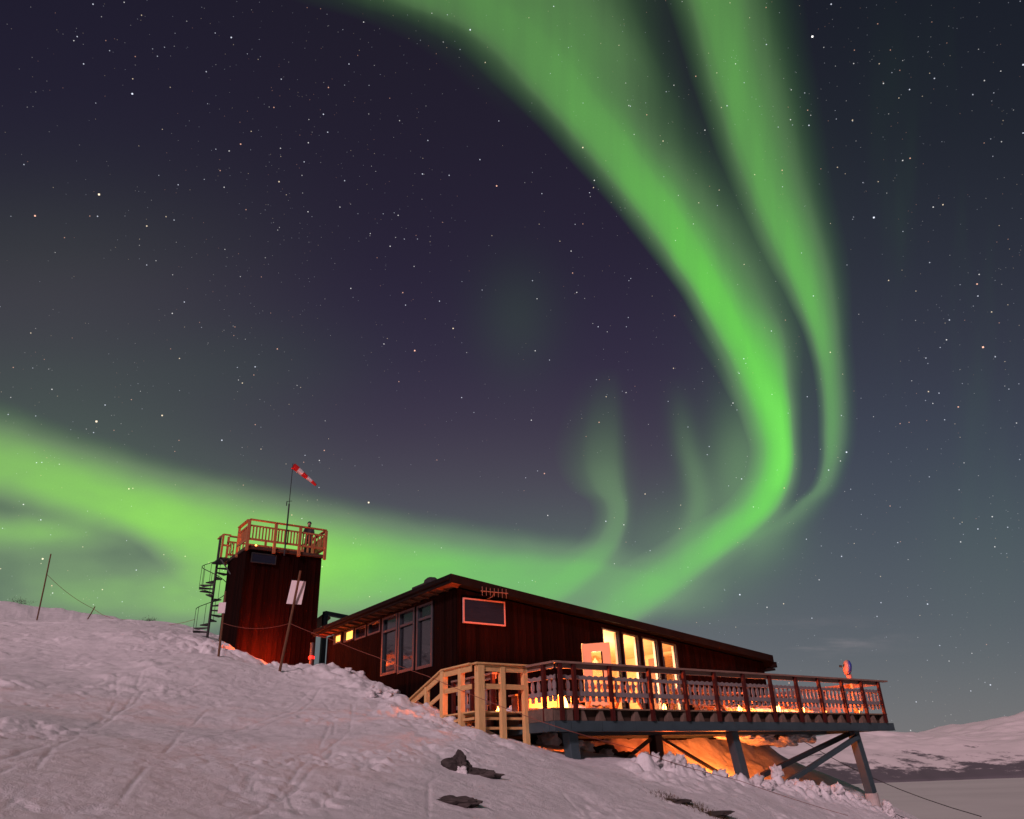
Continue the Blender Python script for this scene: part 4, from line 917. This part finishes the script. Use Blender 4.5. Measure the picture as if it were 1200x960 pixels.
mb = MB(RO); back = Vector((.9, 1.4, .1)); mb.hexa([d0, d1, d1 + back, d0 + back], [p + Vector((0, 0, .07)) for p in (d0, d1, d1 + back, d0 + back)]); mb.build('roof', M_soffit, rc)

# grey pole with a red lamp between tower and lodge
rp, RPO = thing('red_lamp_post', -.86, 14.64, 3., 'pale grey post with a red lamp between tower and lodge', 'lamp post')
mb = MB(RPO); mb.tube([(-1.0, 14.75, 2.8), (-1.0, 14.75, 5.0)], [.09, .085], 12); mb.build('pole', M_frame, rp)
mb = MB(RPO); mb.tube([(-1.0, 14.75, 4.38), (-1.0, 14.75, 4.48)], .12, 14); mb.build('lens', M_redglow, rp)
lamp('red light', Vector((-.45, -.35, 1.42)), 22, (1., .05, .01), .08, rp)
bl, BLO = thing('tower_fill_lamp', -3.0, 14.9, 4., 'orange lamp added out of sight behind the snow bank to light the tower foot', 'lamp')  # added lamp, kept unseen, that reddens the tower boards from below
gl = g_tn(-2.7, 15.3) - .12
mb = MB(BLO); mb.tube([(-2.7, 15.3, gl - .1), (-2.7, 15.3, gl + .12)], [.10, .08], 12); mb.build('housing', M_steel_d, bl)
mb = MB(BLO); mb.tube([(-2.7, 15.3, gl + .121), (-2.7, 15.3, gl + .15)], .07, 12); mb.build('lens', M_underglow, bl)
lamp('tower fill light', Vector((.3, .35, gl + .3 - 4.)), 560, (1., .11, .015), .08, bl)

# ------------------------------------------------------------------ a person on the tower
def person(loc, rz, label, h=1.68):
    me = bpy.data.meshes.new('person')
    k = h / 1.72
    V_ = [(0, 0, .95), (0, -.01, 1.12), (0, .0, 1.32), (0, 0, 1.46), (0, .02, 1.55), (0, .03, 1.66),
          (-.10, 0, .90), (-.11, .03, .50), (-.11, 0, .09), (-.11, .13, .04), (.10, 0, .90), (.11, .02, .50), (.12, -.02, .09), (.12, .11, .04),
          (-.19, 0, 1.40), (-.25, .08, 1.15), (-.17, .27, 1.12), (-.13, .34, 1.12), (.19, 0, 1.40), (.25, .08, 1.15), (.17, .27, 1.12), (.13, .34, 1.12)]
    E_ = [(0, 1), (1, 2), (2, 3), (3, 4), (4, 5), (0, 6), (6, 7), (7, 8), (8, 9), (0, 10), (10, 11), (11, 12), (12, 13), (2, 14), (14, 15), (15, 16), (16, 17), (2, 18), (18, 19), (19, 20), (20, 21)]
    rad = [.15, .15, .17, .07, .07, .10, .10, .075, .055, .05, .10, .075, .055, .05, .075, .06, .045, .04, .075, .06, .045, .04]
    me.from_pydata([(x * k, y * k, z * k) for x, y, z in V_], E_, []); me.update()
    o = bpy.data.objects.new('person', me); COL.objects.link(o); o.location = loc; o.rotation_euler = (0, 0, rz)
    o.modifiers.new('skin', 'SKIN'); sub = o.modifiers.new('sub', 'SUBSURF'); sub.levels = 1; sub.render_levels = 1
    for i_, r_ in enumerate(rad): me.skin_vertices[0].data[i_].radius = (r_ * k, r_ * k)
    me.skin_vertices[0].data[0].use_root = True; me.materials.append(M_cloth)
    tag(o, label, 'person')
    hb = MB(); hb.blob((0, .06 * k, 1.655 * k), (.082 * k, .09 * k, .115 * k), 14, 0); hb.blob((0, .15 * k, 1.64 * k), (.016, .025, .02), 6, 0); hb.blob((-.035, .14 * k, 1.67 * k), (.012, .01, .01), 6, 0); hb.blob((.035, .14 * k, 1.67 * k), (.012, .01, .01), 6, 0)
    f = hb.build('face', M_skin, o, True)
    hb = MB(); hb.blob((0, .035 * k, 1.70 * k), (.105 * k, .115 * k, .10 * k), 14, .02, 2); hb.build('hood', M_cloth, o, True)
    return o
x_, y_, _ = W(-.78, 16.75); person((x_, y_, 8.995), TH + R(150), 'person in dark winter clothes standing behind the tower railing', 1.55)

# ------------------------------------------------------------------ marker poles, signs, ropes
def pole(name, foot, top, rad, label, cat, group=None, m_=M_wood, sign=None):
    foot = Vector(foot); top = Vector(top); p = empty(name, foot, 0, label, cat, group)
    m2 = MB(foot); m2.tube([foot - Vector((0, 0, .5)), foot, (foot + top) / 2 + Vector((.01, 0, 0)), top], [rad, rad, rad * .95, rad * .85], 8); m2.build('pole', m_, p)
    return p
pole('marker_pole', (-23.8, 38, gz(-23.8, 38)), (-23.86, 38, 10.95), .036, 'tall thin dark pole leaning alone on the left snow ridge', 'pole')
pole('rope_stake', (-22.45, 40, gz(-22.45, 40)), (-22.15, 40, 8.62), .03, 'short stake tilting beside the rope on the ridge', 'stake')
gA = gz(-9.97, 26.); pA = pole('sign_pole', (-9.97, 26, gA), (-10.01, 26, 5.95), .043, 'sign pole left of the tower with a small white board', 'sign')
mb = MB((-9.97, 26, gA)); mb.box((-10.16, 25.93, 5.20), (-9.92, 25.944, 5.56)); mb.build('sign_board', M_board, pA)
gB = gz(-7.60, 25.)
pB = pole('sign_pole', (-7.60, 25.0, gB), (-7.01, 24.3, 6.13), .045, 'leaning sign pole with a split white board in front of the tower', 'sign')
def pb_(u, v, Y=24.62): return px3(u, v, Y)
cs = [pb_(335.5, 707.5), pb_(353, 708.5), pb_(358.5, 681.5), pb_(342, 680)]
mb = MB((-7.60, 25.0, gB)); mb.hexa(cs, [c_ + Vector((0, .02, 0)) for c_ in cs]); mb.build('sign_board', M_board, pB)
def rope(pts, label, rad=.008, sag=.12):
    P_ = [Vector(p) for p in pts]; out = []
    for a, b_ in zip(P_[:-1], P_[1:]):
        L = (b_ - a).length
        for i_ in range(8):
            u_ = i_ / 8; out.append(a.lerp(b_, u_) - Vector((0, 0, sag * L / 5 * 4 * u_ * (1 - u_))))
    out.append(P_[-1]); m2 = MB(P_[0]); m2.tube(out, rad, 5); o = m2.build('rope', M_rope); o.location = P_[0]; return tag(o, label, 'rope', 'ropes between the poles')
rope([(-23.83, 38, 9.9), (-22.2, 40, 8.5), px3(150, 726, 38), px3(228, 726, 35)], 'sagging rope from the tall ridge pole towards the spiral stairs', .010, .25)
rope([(-10.0, 26, 4.9), (-7.32, 24.7, 4.55)], 'rope between the two sign poles', .006, .3)
rope([(-7.32, 24.7, 4.55), (-5.14, 22.0, 3.50), (-3.68, 20.0, 2.78), (-2.2, 18.5, 2.10), (.05, 17.3, 1.08), (1.04, 17.3, .73), (2.4, 17.8, .36), (3.15, 18.3, .10), (4.94, 19.8, -.33), (8.25, 22.4, -1.28)], 'long red rope running from the split sign down past the terrace', .0065, .03)
# guy wires beyond the outer leg
for i_, (a, b_) in enumerate((((940, 868, 33), (1150, 957, 24)), ((1000, 925, 30), (1125, 975, 24)))):
    p0, p1 = px3(*a), px3(*b_); m2 = MB(p0); m2.tube([p0.lerp(p1, k_ / 8) - Vector((0, 0, .25 * 4 * (k_ / 8) * (1 - k_ / 8))) for k_ in range(9)], .012, 5); o = m2.build('cable', M_steel_d); o.location = p0
    tag(o, ('upper thin cable running down beyond the outer terrace leg', 'lower thin cable running down beyond the outer terrace leg')[i_], 'cable')

# ------------------------------------------------------------------ rocks, snow blocks, grass
import bmesh
from mathutils import noise as mn
def rock(name, loc, size, m_, label, cat, seed=0, rz=0., rough=.35, sub=4, group=None, fr=1.6):
    bm = bmesh.new(); bmesh.ops.create_icosphere(bm, subdivisions=sub, radius=1.)
    sv_ = Vector((seed * 7.3, seed * 3.1, seed * 1.7))
    for v in bm.verts:
        c_ = v.co.copy(); k_ = 1 + rough * mn.noise(c_ * fr + sv_) + rough * .5 * mn.noise(c_ * fr * 2.6 + sv_) + rough * .22 * mn.noise(c_ * fr * 6 + sv_)
        cell = mn.cell(c_ * 1.7 + sv_); v.co = Vector((c_.x * size[0], c_.y * size[1], c_.z * size[2])) * k_
    me = bpy.data.meshes.new(name); bm.to_mesh(me); bm.free(); me.materials.append(m_)
    if m_ is not M_rock:
        for p_ in me.polygons: p_.use_smooth = True
    o = bpy.data.objects.new(name, me); COL.objects.link(o); o.location = loc; o.rotation_euler = (0, 0, rz)
    return tag(o, label, cat, group)
def ongr(x, y, dz=0.): return (x, y, gz(x, y) + dz)
rock('rock', ongr(-1.22, 14.85, -.03), (.30, .26, .22), M_rock, 'dark boulder with a snowy notch poking from the middle of the slope', 'rock', 1, .2, .5)
rock('rock', ongr(-.80, 14.8, -.03), (.34, .2, .11), M_rock, 'dark rock tail running right from the snowy notched boulder', 'rock', 4, -.3, .5)
rock('rock', ongr(-1.05, 12.1, -.04), (.38, .24, .10), M_rock, 'flat dark rock at the bottom edge of the slope', 'rock', 2, -.15, .4)
rock('snow_clump', ongr(-1.12, 14.6, .0), (.11, .08, .10), M_snow2, 'small snow clump in front of the notched boulder', 'snow', 6, 0, .4)
# bank of dark rock under the near end of the terrace
for i_, (t_, n_, s_, sd2) in enumerate(((1.5, 2.9, (.9, .6, .42), 5), (2.9, 2.8, (1.0, .6, .40), 9), (4.2, 2.9, (.9, .6, .36), 12))):
    x_, y_, _ = W(t_, n_); rock('rock', (x_, y_, gz(x_, y_) - .08), s_, M_rock, ('rock under the terrace beside the near leg', 'long rock under the terrace between near and inner legs', 'rock under the terrace beside the inner leg')[i_], 'rock', sd2, TH - .1, .55, 5, 'rocks under the terrace', 2.2)
for i_, (t_, n_, s_, sd2) in enumerate(((1.0, 2.2, .26, 15), (2.15, 2.1, .2, 16), (2.9, 2.05, .17, 17), (3.8, 2.0, .16, 18), (1.7, 1.9, .15, 19), (4.5, 2.0, .13, 21))):
    x_, y_, _ = W(t_, n_); rock('snow_patch', (x_, y_, gz(x_, y_) + .12), (s_ * 1.3, s_, s_ * .8), M_snow2, 'snow patch lying on the rocks under the terrace', 'snow', sd2, TH, .5, 3, 'snow patches on the rocks')
# jagged crust of old snow hanging under the far end of the terrace
for i_, (t_, n_, z_, s_, sd2) in enumerate(((9.9, 3.1, .88, (.8, .5, .13), 31), (11.0, 3.1, .80, (.8, .45, .20), 32), (12.0, 3.0, .76, (.7, .45, .24), 33), (12.9, 3.0, .80, (.5, .4, .16), 34), (13.6, 2.9, .80, (.25, .25, .15), 35))):
    x_, y_, _ = W(t_, n_)
    rock('snow_crust', (x_, y_, z_), s_, M_snow2, 'jagged snow crust hanging under the far end of the terrace', 'snow', sd2, TH, .5, 4, 'snow crusts under the terrace', 1.7)
# clods on the ridge before the legs
for i_ in range(60):
    t_ = rnd.uniform(1.6, 11.6); n_ = rnd.gauss(-.75, .28); s_ = rnd.uniform(.05, .15); x_, y_, _ = W(t_, n_)
    rock('snow_clod', ongr(x_, y_, s_ * .35), (s_ * rnd.uniform(.8, 1.4), s_, s_ * rnd.uniform(.8, 1.3)), M_snow2, 'snow clod on the broken ridge before the terrace legs', 'snow', 100 + i_, rnd.uniform(0, 6), .8, 3, 'snow clods along the ridge', 2.2)
for i_ in range(20):
    k_ = rnd.random(); pts_ = [(-12.0, 30.2), (-10.3, 28.2), (-8.6, 28.2), (-6.2, 27.2), (-4.4, 24.4), (-3.1, 22.2), (-2.2, 20.1)]
    j_ = min(5, int(k_ * 6)); f_ = k_ * 6 - j_; x_ = pts_[j_][0] * (1 - f_) + pts_[j_ + 1][0] * f_ + rnd.gauss(0, .5); y_ = pts_[j_][1] * (1 - f_) + pts_[j_ + 1][1] * f_ + rnd.gauss(-.3, .5); s_ = rnd.uniform(.06, .15)
    rock('snow_clod', ongr(x_, y_, s_ * .2), (s_ * rnd.uniform(.9, 1.5), s_, s_ * .8), M_snow2, 'snow clod on the ploughed bank before tower and lodge', 'snow', 200 + i_, rnd.uniform(0, 6), .5, 3, 'snow clods along the bank', 1.8)
# dry grass
M_grass = mat('dry brown grass', (.085, .055, .022), .9, .5, 9, bump=0)
mb = MB((3.3, 17.1, -.8))
for i_ in range(900):
    cxg, cyg, rg_ = rnd.choice(((2.85, 17.3, .25), (3.35, 17.2, .3), (3.75, 16.9, .25)))
    x_ = cxg + rnd.gauss(0, rg_ * .7); y_ = cyg + rnd.gauss(0, rg_ * .6); z_ = -.0
    ang = rnd.uniform(0, 6.28); l_ = rnd.uniform(.04, .13); w_ = .006; lean = rnd.uniform(.3, 1.2)
    a = Vector((x_, y_, 0)); mb.v.append(None); mb.v.pop()
    a.z = ground(np.array([x_]), np.array([y_]), True)[0] - .01
    tip = a + Vector((math.cos(ang) * l_ * lean, math.sin(ang) * l_ * lean, l_ * .8)); sx = Vector((-math.sin(ang), math.cos(ang), 0)) * w_
    mb.add([a - sx, a + sx, tip], [(0, 1, 2)])
o = mb.build('dry_grass', M_grass); o.location = (3.3, 17.1, -.8); tag(o, 'dry brown grass tuft showing through the snow', 'grass', kind='stuff')
for i_, (x_, y_, s_) in enumerate(((2.95, 17.3, .2), (3.6, 17.05, .26))):
    rock('bare_earth', ongr(x_, y_, -.02), (s_ * 1.6, s_, .05), M_rock, ('smaller bare earth patch left of the dry grass', 'larger bare earth patch right of the dry grass')[i_], 'earth', 50 + i_, -.3, .5, 3)
# bushes on the skyline
for i_, (u, v, Y, s_) in enumerate(((25, 706, 46, .34), (174, 731, 43, .2))):
    p = px3(u, v, Y); z_ = gz(p.x, p.y); bs = MB((p.x, p.y, z_)); q2 = random.Random(i_)
    for j in range(170):
        c_ = Vector((p.x + q2.gauss(0, s_), p.y + q2.gauss(0, s_ * .7), z_ + abs(q2.gauss(0, s_ * .45)))); e_ = Vector((q2.uniform(-1, 1), q2.uniform(-1, 1), q2.uniform(.0, 1))) * .14; sx = Vector((.012, 0, 0))
        bs.add([c_ - sx, c_ + sx, c_ + e_], [(0, 1, 2)])
    o = bs.build('bush', M_rock); o.location = (p.x, p.y, z_); tag(o, ('low dark bush on the ridge skyline left of the tall pole', 'tiny dark bush on the ridge between stake and spiral stairs')[i_], 'bush')
